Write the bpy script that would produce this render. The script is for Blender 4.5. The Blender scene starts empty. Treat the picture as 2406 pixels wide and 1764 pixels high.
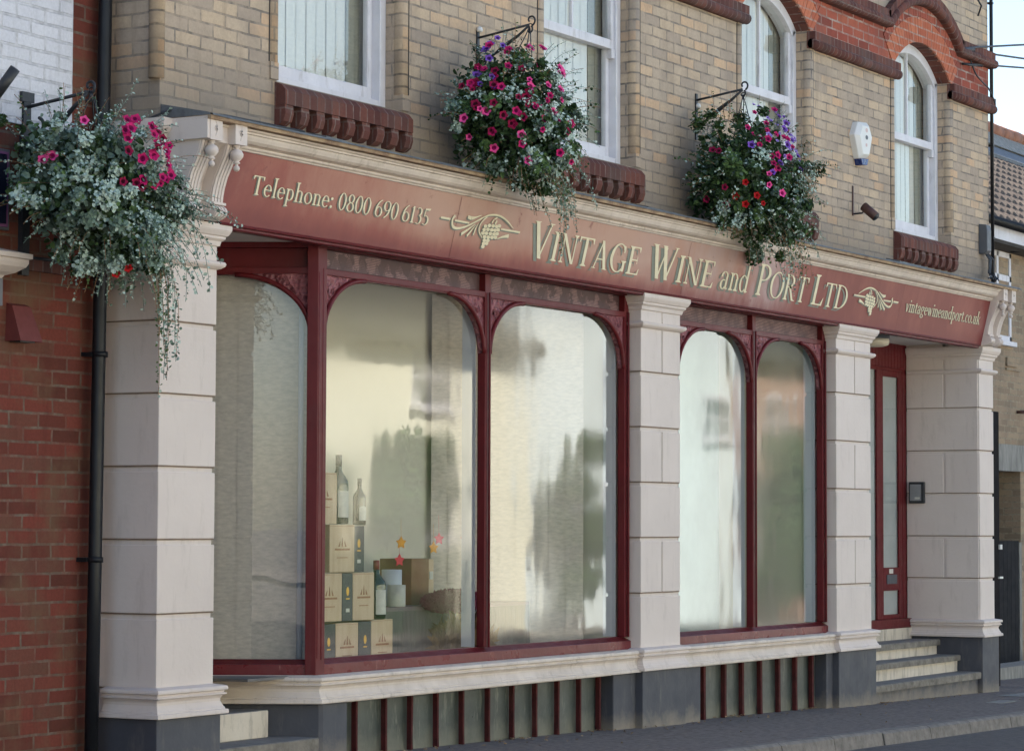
import bpy, bmesh, math, random
from mathutils import Vector, Matrix
R = math.radians
random.seed(7)
scene = bpy.context.scene
col = scene.collection

# ------------------------------------------------------------------ camera
YAW, PITCH, ROLL, FPX = 60.2538, 3.2197, 0.18706, 6297.18
cam_d = bpy.data.cameras.new('camera'); cam = bpy.data.objects.new('camera', cam_d); col.objects.link(cam)
cy, sy = math.cos(R(YAW)), math.sin(R(YAW)); cp, sp = math.cos(R(PITCH)), math.sin(R(PITCH))
fw = Vector((sy*cp, cy*cp, sp)); rt = Vector((cy, -sy, 0)); up = rt.cross(fw)
c_, s_ = math.cos(R(ROLL)), math.sin(R(ROLL))
r2 = c_*rt + s_*up; u2 = -s_*rt + c_*up
cam.matrix_world = Matrix(((r2.x, u2.x, -fw.x, 0), (r2.y, u2.y, -fw.y, -9.0), (r2.z, u2.z, -fw.z, 1.5), (0, 0, 0, 1)))
cam_d.sensor_width = 36; cam_d.lens = FPX/2406*36; cam_d.clip_start = .1; cam_d.clip_end = 3000
scene.camera = cam

# ------------------------------------------------------------------ light
SUN_EL, SUN_AZ = 44.0, -22.0       # azimuth from +Y towards +X; the sun stands behind the shop
w = bpy.data.worlds.new("World"); scene.world = w; w.use_nodes = True
nt = w.node_tree; nt.nodes.clear()
wo = nt.nodes.new('ShaderNodeOutputWorld'); bg = nt.nodes.new('ShaderNodeBackground'); sky = nt.nodes.new('ShaderNodeTexSky')
sky.sky_type = 'NISHITA'; sky.sun_disc = False; sky.sun_elevation = R(SUN_EL); sky.sun_rotation = R(SUN_AZ)
sky.air_density = 1.0; sky.dust_density = 1.0; sky.ozone_density = 1.0
bg.inputs[1].default_value = 0.075
tn = nt.nodes.new('ShaderNodeMix'); tn.data_type = 'RGBA'; tn.blend_type = 'MULTIPLY'; tn.inputs[0].default_value = 1; tn.inputs[7].default_value = (1.02, 1.0, .98, 1)   # sky light multiplied by a slight warm tint
nt.links.new(sky.outputs[0], tn.inputs[6]); nt.links.new(tn.outputs[2], bg.inputs[0]); nt.links.new(bg.outputs[0], wo.inputs[0])
sd = bpy.data.lights.new('sun', 'SUN'); so = bpy.data.objects.new('sun', sd); col.objects.link(so)
sd.energy = 5.0; sd.angle = R(0.5); sd.color = (1.0, .94, .85)
dirv = Vector((math.sin(R(SUN_AZ))*math.cos(R(SUN_EL)), math.cos(R(SUN_AZ))*math.cos(R(SUN_EL)), math.sin(R(SUN_EL))))
so.rotation_euler = dirv.to_track_quat('Z', 'Y').to_euler(); so.location = (0, 0, 30)
scene.view_settings.view_transform = 'Standard'; scene.view_settings.look = 'None'
scene.view_settings.exposure = 2.2; scene.view_settings.gamma = 1

# ------------------------------------------------------------------ materials
def mat_new(name):
    m = bpy.data.materials.new(name); m.use_nodes = True
    t = m.node_tree; t.nodes.clear()
    o = t.nodes.new('ShaderNodeOutputMaterial'); b = t.nodes.new('ShaderNodeBsdfPrincipled')
    t.links.new(b.outputs[0], o.inputs[0])
    return m, t, b
def N(t, k, **kw):
    n = t.nodes.new(k)
    for a, v in kw.items(): setattr(n, a, v)
    return n
def mth(t, op, a, b=None, c=None):
    n = t.nodes.new('ShaderNodeMath'); n.operation = op
    for i, v in enumerate((a, b, c)):
        if v is None: continue
        if isinstance(v, (int, float)): n.inputs[i].default_value = v
        else: t.links.new(v, n.inputs[i])
    return n.outputs[0]
def mixc(t, f, a, b, mode='MIX'):
    n = t.nodes.new('ShaderNodeMix'); n.data_type = 'RGBA'; n.blend_type = mode
    for s, v in ((0, f), (6, a), (7, b)):
        if isinstance(v, (int, float)): n.inputs[s].default_value = v
        elif isinstance(v, (tuple, list)): n.inputs[s].default_value = (*v[:3], 1)
        else: t.links.new(v, n.inputs[s])
    return n.outputs[2]
def ramp(t, f, stops):
    n = t.nodes.new('ShaderNodeValToRGB'); e = n.color_ramp.elements
    while len(e) < len(stops): e.new(.5)
    for x, (p, c) in zip(e, stops): x.position = p; x.color = (*c, 1) if len(c) == 3 else c
    t.links.new(f, n.inputs[0]); return n.outputs[0]
def vec(t, scale=(1, 1, 1)):
    g = t.nodes.new('ShaderNodeNewGeometry'); mp = t.nodes.new('ShaderNodeMapping'); mp.inputs['Scale'].default_value = scale
    t.links.new(g.outputs['Position'], mp.inputs[0]); return mp.outputs[0]
def noise(t, v, sc, det=4, rough=.55):
    n = t.nodes.new('ShaderNodeTexNoise'); n.inputs['Scale'].default_value = sc; n.inputs['Detail'].default_value = det; n.inputs['Roughness'].default_value = rough
    t.links.new(v, n.inputs['Vector']); return n.outputs[0]
def step(t, f, lo, hi):
    n = t.nodes.new('ShaderNodeMapRange'); n.inputs[1].default_value = lo; n.inputs[2].default_value = hi; n.clamp = True
    t.links.new(f, n.inputs[0]); return n.outputs[0]
def bump(t, b, h, strength=.3, dist=.01):
    n = t.nodes.new('ShaderNodeBump'); n.inputs['Strength'].default_value = strength; n.inputs['Distance'].default_value = dist
    t.links.new(h, n.inputs['Height']); t.links.new(n.outputs[0], b.inputs['Normal']); return n

def paint(name, c, c2=None, rough=.55, sc=2.5, bstr=.15, bsc=60, dirt=None, damt=.5, spec=.4, metal=0, splash=None, stretch=(1, 1, 1), thr=(.35, .65), dthr=(.55, .75)):
    m, t, b = mat_new(name)
    v = vec(t, stretch)
    f = step(t, noise(t, v, sc, 6, .6), *thr)
    cc = mixc(t, f, c, c2 or tuple(x*.82 for x in c))
    if dirt:
        f2 = mth(t, 'MULTIPLY', step(t, noise(t, vec(t, (6, 6, 1.2)), 2.2, 8, .7), *dthr), damt)
        cc = mixc(t, f2, cc, dirt)
    if splash:     # road dust thrown up against the foot of the wall
        s_ = N(t, 'ShaderNodeSeparateXYZ'); t.links.new(vec(t), s_.inputs[0]); zz = mth(t, 'MULTIPLY_ADD', s_.outputs[0], .0165, mth(t, 'ADD', s_.outputs[2], -.317))
        zz = mth(t, 'ADD', zz, mth(t, 'MULTIPLY_ADD', noise(t, vec(t), 6, 5, .7), .30, -.15))
        cc = mixc(t, mth(t, 'MULTIPLY', mth(t, 'SUBTRACT', 1.0, step(t, zz, splash[1], splash[2])), splash[3]), cc, splash[0])
    t.links.new(cc, b.inputs['Base Color'])
    rr = mth(t, 'MULTIPLY_ADD', noise(t, v, sc*4, 3), .3, rough-.15); t.links.new(rr, b.inputs['Roughness'])
    b.inputs['Metallic'].default_value = metal; b.inputs['Specular IOR Level'].default_value = spec
    bump(t, b, noise(t, v, bsc, 4), bstr, .004)
    return m
def brick(name, stops, mortar, bw=.2376, bh=.0792, ms=.009, zoff=0.0, xoff=0.0, shear=True, stain=None, soot=None, bstr=.6, msmooth=.15):
    m, t, b = mat_new(name)
    g = N(t, 'ShaderNodeNewGeometry'); sp = N(t, 'ShaderNodeSeparateXYZ'); sn = N(t, 'ShaderNodeSeparateXYZ')
    t.links.new(g.outputs['Position'], sp.inputs[0]); t.links.new(g.outputs['True Normal'], sn.inputs[0])
    side = mth(t, 'GREATER_THAN', mth(t, 'ABSOLUTE', sn.outputs[0]), .6)
    x, y, z = sp.outputs
    u = mth(t, 'ADD', mth(t, 'MULTIPLY', x, mth(t, 'SUBTRACT', 1.0, side)), mth(t, 'MULTIPLY', y, side))
    u = mth(t, 'ADD', u, xoff)
    if shear:
        k = mth(t, 'MULTIPLY', mth(t, 'SUBTRACT', x, 17.7), .0028)
        z = mth(t, 'DIVIDE', mth(t, 'MULTIPLY_ADD', k, 1.5, z), mth(t, 'ADD', k, 1.0))
    wob = noise(t, g.outputs['Position'], 7, 3)
    z2 = mth(t, 'ADD', mth(t, 'MULTIPLY_ADD', wob, .013, z), zoff)
    u = mth(t, 'ADD', u, mth(t, 'MULTIPLY', noise(t, g.outputs['Position'], 5, 3), .03))
    cv = N(t, 'ShaderNodeCombineXYZ'); t.links.new(u, cv.inputs[0]); t.links.new(z2, cv.inputs[1])
    bt = N(t, 'ShaderNodeTexBrick'); t.links.new(cv.outputs[0], bt.inputs['Vector'])
    bt.inputs['Scale'].default_value = 1; bt.inputs['Mortar Size'].default_value = ms; bt.inputs['Mortar Smooth'].default_value = msmooth
    bt.inputs['Brick Width'].default_value = bw; bt.inputs['Row Height'].default_value = bh
    bt.inputs['Color1'].default_value = (0, 0, 0, 1); bt.inputs['Color2'].default_value = (1, 1, 1, 1); bt.inputs['Mortar'].default_value = (.5, .5, .5, 1)
    rn = N(t, 'ShaderNodeSeparateColor'); t.links.new(bt.outputs['Color'], rn.inputs[0])
    tint = ramp(t, rn.outputs[0], stops)
    big = noise(t, g.outputs['Position'], 2.3, 5, .6); fine = noise(t, g.outputs['Position'], 55, 4, .7)
    tint = mixc(t, step(t, noise(t, g.outputs['Position'], 14, 3), .3, .7), tint, mixc(t, .3, tint, stops[len(stops)//2][1]))
    tint = mixc(t, mth(t, 'MULTIPLY', step(t, fine, .35, .75), .28), tint, tuple(q*.45 for q in stops[0][1]))
    mo = mixc(t, step(t, noise(t, g.outputs['Position'], 18, 3), .35, .65), mortar, tuple(q*.6 for q in mortar))
    mo = mixc(t, mth(t, 'MULTIPLY', step(t, noise(t, g.outputs['Position'], 6, 4, .7), .40, .62), .75), mo, tint)
    f = bt.outputs['Fac']
    cc = mixc(t, f, tint, mo)
    if stain: cc = mixc(t, mth(t, 'MULTIPLY', step(t, big, .48, .72), stain[1]), cc, stain[0])
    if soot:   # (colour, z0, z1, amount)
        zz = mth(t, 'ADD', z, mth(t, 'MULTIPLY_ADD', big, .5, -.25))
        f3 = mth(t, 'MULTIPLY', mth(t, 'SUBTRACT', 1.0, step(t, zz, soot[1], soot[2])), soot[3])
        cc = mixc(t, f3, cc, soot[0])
    sk = mth(t, 'MULTIPLY', step(t, noise(t, vec(t, (5, 5, .7)), 1.6, 7, .7), .52, .74), .38)
    cc = mixc(t, sk, cc, tuple(q*.42 for q in stops[len(stops)//2][1]))
    t.links.new(cc, b.inputs['Base Color']); b.inputs['Roughness'].default_value = .9; b.inputs['Specular IOR Level'].default_value = .2
    h = mth(t, 'SUBTRACT', mth(t, 'MULTIPLY', fine, .35), f)
    bump(t, b, h, bstr, .006)
    return m
def glass(name, ior=1.75, tint=(.93, .96, .95), wave=.0, rough=.0):
    m = bpy.data.materials.new(name); m.use_nodes = True; t = m.node_tree; t.nodes.clear()
    o = N(t, 'ShaderNodeOutputMaterial'); mx = N(t, 'ShaderNodeMixShader'); tr = N(t, 'ShaderNodeBsdfTransparent'); gl = N(t, 'ShaderNodeBsdfGlossy')
    tr.inputs[0].default_value = (*tint, 1); gl.inputs['Roughness'].default_value = rough
    g = N(t, 'ShaderNodeNewGeometry'); dp = N(t, 'ShaderNodeVectorMath', operation='DOT_PRODUCT'); t.links.new(g.outputs['Incoming'], dp.inputs[0]); t.links.new(g.outputs['True Normal'], dp.inputs[1])
    r0 = 2*((ior-1)/(ior+1))**2
    fz = mth(t, 'MULTIPLY_ADD', mth(t, 'POWER', mth(t, 'SUBTRACT', 1.0, mth(t, 'ABSOLUTE', dp.outputs['Value'])), 5.0), 1-r0, r0)
    t.links.new(fz, mx.inputs[0]); t.links.new(tr.outputs[0], mx.inputs[1]); t.links.new(gl.outputs[0], mx.inputs[2]); t.links.new(mx.outputs[0], o.inputs[0])
    if rough:
        rn_ = step(t, noise(t, vec(t, (1, 1, .5)), 1.7, 4, .6), .30, .62); t.links.new(mth(t, 'MULTIPLY_ADD', rn_, rough, rough*.4), gl.inputs['Roughness'])
    if wave:
        v = vec(t, (1, 1, .45)); h = noise(t, v, 2.2, 2, .5); bn = N(t, 'ShaderNodeBump'); bn.inputs['Strength'].default_value = 1; bn.inputs['Distance'].default_value = wave
        t.links.new(h, bn.inputs['Height']); t.links.new(bn.outputs[0], gl.inputs['Normal'])
    return m

YEL = [(.0, (.38, .305, .24)), (.3, (.46, .365, .275)), (.55, (.51, .40, .29)), (.8, (.56, .425, .29)), (1, (.62, .40, .24))]
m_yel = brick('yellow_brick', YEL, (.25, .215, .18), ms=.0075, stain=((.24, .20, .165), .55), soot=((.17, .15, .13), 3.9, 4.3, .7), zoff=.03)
m_yelh = brick('house_brick', [(.0, (.22, .17, .12)), (.5, (.34, .25, .17)), (1, (.38, .29, .19))], (.36, .31, .22), shear=False, bw=.24, bh=.08, stain=((.17, .14, .11), .4))
m_redwall = brick('red_brick', [(.0, (.085, .03, .021)), (.35, (.14, .038, .027)), (.7, (.18, .046, .032)), (1, (.12, .058, .04))], (.17, .125, .095), bw=.238, bh=.0785, ms=.008, shear=False, stain=((.13, .085, .05), .85), zoff=.012)
m_whitewall = brick('white_painted_brick', [(.0, (.60, .60, .64)), (1, (.68, .68, .72))], (.60, .595, .62), bw=.238, bh=.0785, shear=False, bstr=.9, zoff=.012)
m_redband = brick('red_brick_band', [(.0, (.20, .05, .035)), (.5, (.34, .085, .055)), (1, (.40, .12, .07))], (.42, .33, .28), stain=((.13, .07, .06), .5), bw=.2376, zoff=.005)
m_vous = brick('orange_brick', [(.0, (.40, .11, .06)), (1, (.52, .17, .09))], (.45, .33, .27))
m_header = brick('brown_header_brick', [(.0, (.085, .035, .03)), (.5, (.13, .05, .04)), (1, (.19, .07, .05))], (.22, .16, .14), bw=.079, bh=.4, ms=.006, stain=((.10, .085, .075), .5))
m_cream = paint('cream_masonry_paint', (.65, .565, .51), (.60, .52, .47), .62, 1.1, .3, 35, dirt=(.33, .27, .225), damt=.42, dthr=(.54, .80))
m_creamr = paint('cream_riser_paint', (.60, .53, .43), (.55, .48, .38), .7, 3, .3, 50, dirt=(.12, .10, .08), damt=.7, dthr=(.5, .7))
m_creamc = paint('cornice_paint', (.66, .57, .49), (.55, .47, .40), .6, 5, .25, 50, dirt=(.20, .15, .10), damt=.6)
m_red = paint('oxblood_gloss_paint', (.120, .011, .014), (.095, .009, .011), .42, 3, .3, 28, dirt=(.10, .035, .035), damt=.5, spec=.22)
m_redw = paint('worn_oxblood_paint', (.145, .015, .018), (.11, .011, .014), .30, 2, .5, 20, dirt=(.42, .22, .18), damt=.8, dthr=(.62, .70))
m_navy = paint('slate_plinth_paint', (.066, .068, .08), (.052, .054, .066), .6, 2, .3, 40, dirt=(.17, .155, .135), damt=.5, splash=((.24, .20, .15), -.02, .13, .8))
m_white = paint('white_window_paint', (.68, .67, .70), (.60, .59, .62), .6, 6, .35, 50, dirt=(.27, .24, .21), damt=.6, dthr=(.56, .72))
m_lead = paint('lead_flashing', (.14, .15, .16), (.085, .09, .095), .65, 9, .5, 30, dirt=(.07, .07, .055), damt=.7)
m_wood_edge = paint('weathered_timber_edge', (.42, .30, .18), (.22, .14, .09), .8, 9, .4, 60)
m_black = paint('black_iron', (.02, .022, .026), (.03, .032, .036), .45, 8, .3, 60)
m_pipe = paint('black_pipe', (.011, .012, .015), (.008, .009, .011), .42, 4, .15, 60, spec=.3)
m_stone = paint('stone_step', (.20, .195, .19), (.15, .145, .14), .85, 8, .6, 60, dirt=(.06, .055, .045), damt=.7)
m_stonew = paint('weathered_stone', (.24, .215, .175), (.13, .115, .095), .9, 10, .7, 70, thr=(.35, .65))
m_conc = paint('concrete', (.30, .29, .26), (.17, .165, .15), .85, 5, .5, 50, stretch=(4, 4, .7))
m_asph = paint('pavement_asphalt', (.20, .165, .145), (.10, .082, .073), .92, 16, .9, 130, dirt=(.22, .19, .165), damt=.6, thr=(.35, .65), stretch=(1, 1.6, 1), dthr=(.5, .7))
m_road = paint('road_asphalt', (.12, .105, .095), (.07, .062, .058), .9, 18, .9, 110, dirt=(.11, .11, .12), damt=.3)
m_kerb = paint('granite_kerb', (.22, .195, .17), (.13, .115, .10), .85, 12, .8, 90, dirt=(.06, .055, .05), damt=.6)
m_cell = paint('cellar_light_glass', (.075, .088, .078), (.045, .054, .048), .35, 3.5, .25, 30, dirt=(.26, .27, .21), damt=.6, dthr=(.56, .70), splash=((.20, .19, .14), -.03, .16, .7))
m_dark = paint('dark_interior', (.05, .045, .04), None, .9, 2, .1)
m_int = paint('interior_wall', (.66, .61, .50), (.62, .57, .46), .8, 1, .05)
m_intw = paint('white_inner_lining', (.62, .64, .70), (.58, .60, .66), .5, 2, .05)
m_floor = paint('display_floor', (.16, .15, .14), None, .7, 2, .1)
m_glass = glass('shop_glass', 1.68, (.93, .95, .93), wave=.002, rough=.05)
m_glassu = glass('sash_glass', 1.6, (.92, .95, .94), wave=.001)
m_soff = paint('soffit_paint', (.66, .62, .58), (.60, .56, .52), .7, 2, .1)
m_tile = paint('clay_roof_tile', (.085, .066, .055), (.045, .037, .033), .85, 9, .9, 40, dirt=(.30, .27, .20), damt=.5)
m_ridge = paint('ridge_tile', (.38, .17, .10), (.26, .13, .09), .85, 8, .6, 40, dirt=(.10, .09, .07), damt=.5)
m_slate = paint('dark_slate_roof', (.05, .05, .045), (.03, .03, .027), .8, 3, .4, 30)
m_rendercream = paint('cream_render', (.80, .78, .62), (.76, .74, .58), .85, .7, .2, 30)
m_renderwhite = paint('white_render', (.74, .82, .82), (.70, .78, .78), .85, .7, .2, 30)
m_gold = paint('cream_sign_paint', (.76, .68, .47), (.70, .62, .42), .6, 20, .05)
m_shadow = paint('green_drop_shadow_paint', (.20, .215, .175), (.17, .185, .15), .6, 20, .05)
m_bracket_red = paint('dull_red_metal', (.16, .035, .03), (.13, .03, .026), .6, 5, .1)
m_plast = paint('white_plastic', (.70, .69, .66), (.66, .65, .62), .45, 3, .05)
m_blue = paint('blue_lens', (.02, .04, .16), (.015, .03, .12), .25, 3, .05)
m_grey = paint('grey_plastic', (.10, .105, .115), (.08, .085, .095), .5, 5, .1)
m_brownm = paint('brown_metal', (.09, .04, .03), (.07, .03, .025), .5, 5, .1)
m_crate = paint('pine_crate', (.60, .45, .31), (.53, .385, .25), .6, 3, .2, 40, stretch=(8, 8, .8))
m_crateink = paint('burnt_crate_print', (.30, .14, .07), (.35, .18, .10), .7, 20, .05)
m_slateb = paint('charcoal_gift_box', (.05, .055, .065), (.04, .045, .052), .5, 6, .1)
m_goldf = paint('gold_foil', (.70, .42, .08), (.6, .35, .06), .35, 6, .05, metal=.5)
m_bottle = paint('green_bottle_glass', (.012, .022, .014), (.01, .018, .012), .08, 5, .0, spec=.8)
m_label = paint('paper_label', (.60, .58, .52), (.52, .50, .45), .7, 30, .05)
m_foil = paint('red_capsule', (.25, .03, .04), (.2, .025, .03), .4, 10, .05)
m_carton = paint('brown_carton', (.26, .15, .08), (.22, .125, .065), .7, 4, .1)
m_purple = paint('dried_heather', (.12, .006, .045), (.18, .015, .06), .9, 30, .3)
m_straw = paint('straw', (.26, .17, .07), (.13, .08, .03), .8, 12, .4, stretch=(10, 10, .6))
m_cloth = paint('grey_table_cloth', (.16, .155, .14), (.12, .115, .105), .9, 6, .3, stretch=(8, 8, .5))
m_leafy = paint('yellow_paper_leaf', (.75, .33, .02), None, .7, 9, .05)
m_leafp = paint('pink_paper_leaf', (.70, .04, .07), None, .7, 9, .05)
m_yline = paint('road_line_paint', (.55, .50, .30), (.35, .33, .25), .7, 9, .3)

def blind_mat(name, c, c2):
    m, t, b = mat_new(name)
    v = vec(t, (9, 9, 26)); f = noise(t, v, 2.2, 5, .65)
    g = N(t, 'ShaderNodeNewGeometry'); s = N(t, 'ShaderNodeSeparateXYZ'); t.links.new(g.outputs['Position'], s.inputs[0])
    cc = mixc(t, step(t, f, .3, .7), c, c2)
    t.links.new(cc, b.inputs['Base Color']); b.inputs['Roughness'].default_value = .85
    bump(t, b, f, .12, .006); return m
m_blind = blind_mat('vertical_blind_fabric', (.66, .58, .50), (.46, .405, .35))
m_blindu = blind_mat('pale_blind_fabric', (.76, .73, .66), (.70, .67, .61))
m_curt = blind_mat('olive_curtain', (.36, .35, .29), (.30, .29, .24))

def sign_mat():
    m, t, b = mat_new('faded_sign_paint')
    g = N(t, 'ShaderNodeNewGeometry'); s = N(t, 'ShaderNodeSeparateXYZ'); t.links.new(g.outputs['Position'], s.inputs[0])
    x, y, z = s.outputs
    v = vec(t, (1.4, 1.4, .8)); n1 = noise(t, v, 1.6, 6, .6); n2 = noise(t, vec(t, (6, 6, .5)), 1.5, 6, .7); n3 = noise(t, vec(t, (1, 1, 1)), 9, 6, .7)
    # sun faded stretch in the middle of the board, deep colour left at the ends and along the foot
    mid = mth(t, 'MULTIPLY', step(t, x, 12.1, 14.6), mth(t, 'SUBTRACT', 1.0, step(t, x, 18.6, 20.6)))
    foot = step(t, z, 3.24, 3.46)
    f = mth(t, 'MULTIPLY', mth(t, 'ADD', mth(t, 'MULTIPLY', mid, .92), .08), mth(t, 'MULTIPLY_ADD', foot, .75, .25))
    f = mth(t, 'ADD', f, mth(t, 'MULTIPLY_ADD', n1, .9, -.45)); f = mth(t, 'ADD', f, mth(t, 'MULTIPLY_ADD', n2, .3, -.15))
    cc = ramp(t, f, [(.0, (.19, .038, .030)), (.3, (.28, .078, .058)), (.6, (.38, .175, .125)), (1, (.45, .27, .20))])
    pale = mth(t, 'MULTIPLY', mth(t, 'MULTIPLY', step(t, x, 17.2, 18.5), mth(t, 'SUBTRACT', 1.0, step(t, x, 19.9, 20.3))), step(t, n1, .35, .6))
    cc = mixc(t, mth(t, 'MULTIPLY', pale, .75), cc, (.42, .31, .30))
    cc = mixc(t, mth(t, 'MULTIPLY', step(t, n3, .63, .70), .55), cc, (.16, .03, .028))
    edge = mth(t, 'SUBTRACT', 1.0, step(t, mth(t, 'ADD', z, mth(t, 'MULTIPLY_ADD', n2, -.22, .11)), 3.24, 3.35))
    ends = mth(t, 'MAXIMUM', mth(t, 'SUBTRACT', 1.0, step(t, mth(t, 'ADD', x, mth(t, 'MULTIPLY', n3, .5)), 12.4, 12.9)), step(t, mth(t, 'ADD', x, mth(t, 'MULTIPLY', n3, .4)), 24.85, 25.0))
    cc = mixc(t, mth(t, 'MULTIPLY', mth(t, 'MAXIMUM', edge, ends), .75), cc, (.17, .032, .032))
    t.links.new(cc, b.inputs['Base Color']); b.inputs['Roughness'].default_value = .5; b.inputs['Specular IOR Level'].default_value = .35
    bump(t, b, n3, .15, .004); return m
m_sign = sign_mat()

def carved_mat():
    m, t, b = mat_new('carved_oxblood')
    g = N(t, 'ShaderNodeNewGeometry'); vo = N(t, 'ShaderNodeTexVoronoi'); vo.inputs['Scale'].default_value = 26; t.links.new(g.outputs['Position'], vo.inputs['Vector'])
    n = noise(t, g.outputs['Position'], 30, 4, .7)
    h = mth(t, 'ADD', vo.outputs[0], mth(t, 'MULTIPLY', n, .6))
    f = step(t, h, .35, .95)
    t.links.new(mixc(t, f, (.10, .014, .022), (.30, .10, .11)), b.inputs['Base Color']); b.inputs['Roughness'].default_value = .35
    bump(t, b, h, 1.0, .03); return m
m_carve = carved_mat(); m_bar = paint('dull_red_bar', (.085, .018, .018), (.05, .014, .014), .75, 12, .4, dirt=(.10, .06, .04), damt=.7, spec=.15)
def lattice_mat(name, horizontal):
    m, t, b = mat_new(name)
    g = N(t, 'ShaderNodeNewGeometry'); s = N(t, 'ShaderNodeSeparateXYZ'); t.links.new(g.outputs['Position'], s.inputs[0]); x, y, z = s.outputs
    if horizontal:
        f = mth(t, 'GREATER_THAN', mth(t, 'SINE', mth(t, 'MULTIPLY', z, 520)), .1)
        n = noise(t, vec(t, (1, 1, 1)), 9, 4)
    else:
        a = mth(t, 'SINE', mth(t, 'MULTIPLY', mth(t, 'ADD', x, z), 300)); c = mth(t, 'SINE', mth(t, 'MULTIPLY', mth(t, 'SUBTRACT', x, z), 300))
        tri = mth(t, 'SINE', mth(t, 'MULTIPLY', x, 42)); lim = mth(t, 'MULTIPLY_ADD', tri, .045, 3.125)
        f0 = mth(t, 'GREATER_THAN', mth(t, 'MULTIPLY', a, c), .0); n = noise(t, vec(t, (1, 1, 1)), 7, 5)
        f = mth(t, 'MULTIPLY', f0, mth(t, 'ADD', mth(t, 'MULTIPLY', mth(t, 'GREATER_THAN', lim, z), .5), mth(t, 'GREATER_THAN', n, .52)))
    f = mth(t, 'MULTIPLY', f, step(t, n, .3, .6))
    t.links.new(mixc(t, f, (.075, .035, .035), (.36, .21, .20)), b.inputs['Base Color']); b.inputs['Roughness'].default_value = .6
    bump(t, b, f, .8, .01); return m
m_latt = lattice_mat('pierced_lattice_panel', False); m_louv = lattice_mat('louvred_panel', True)

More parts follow.
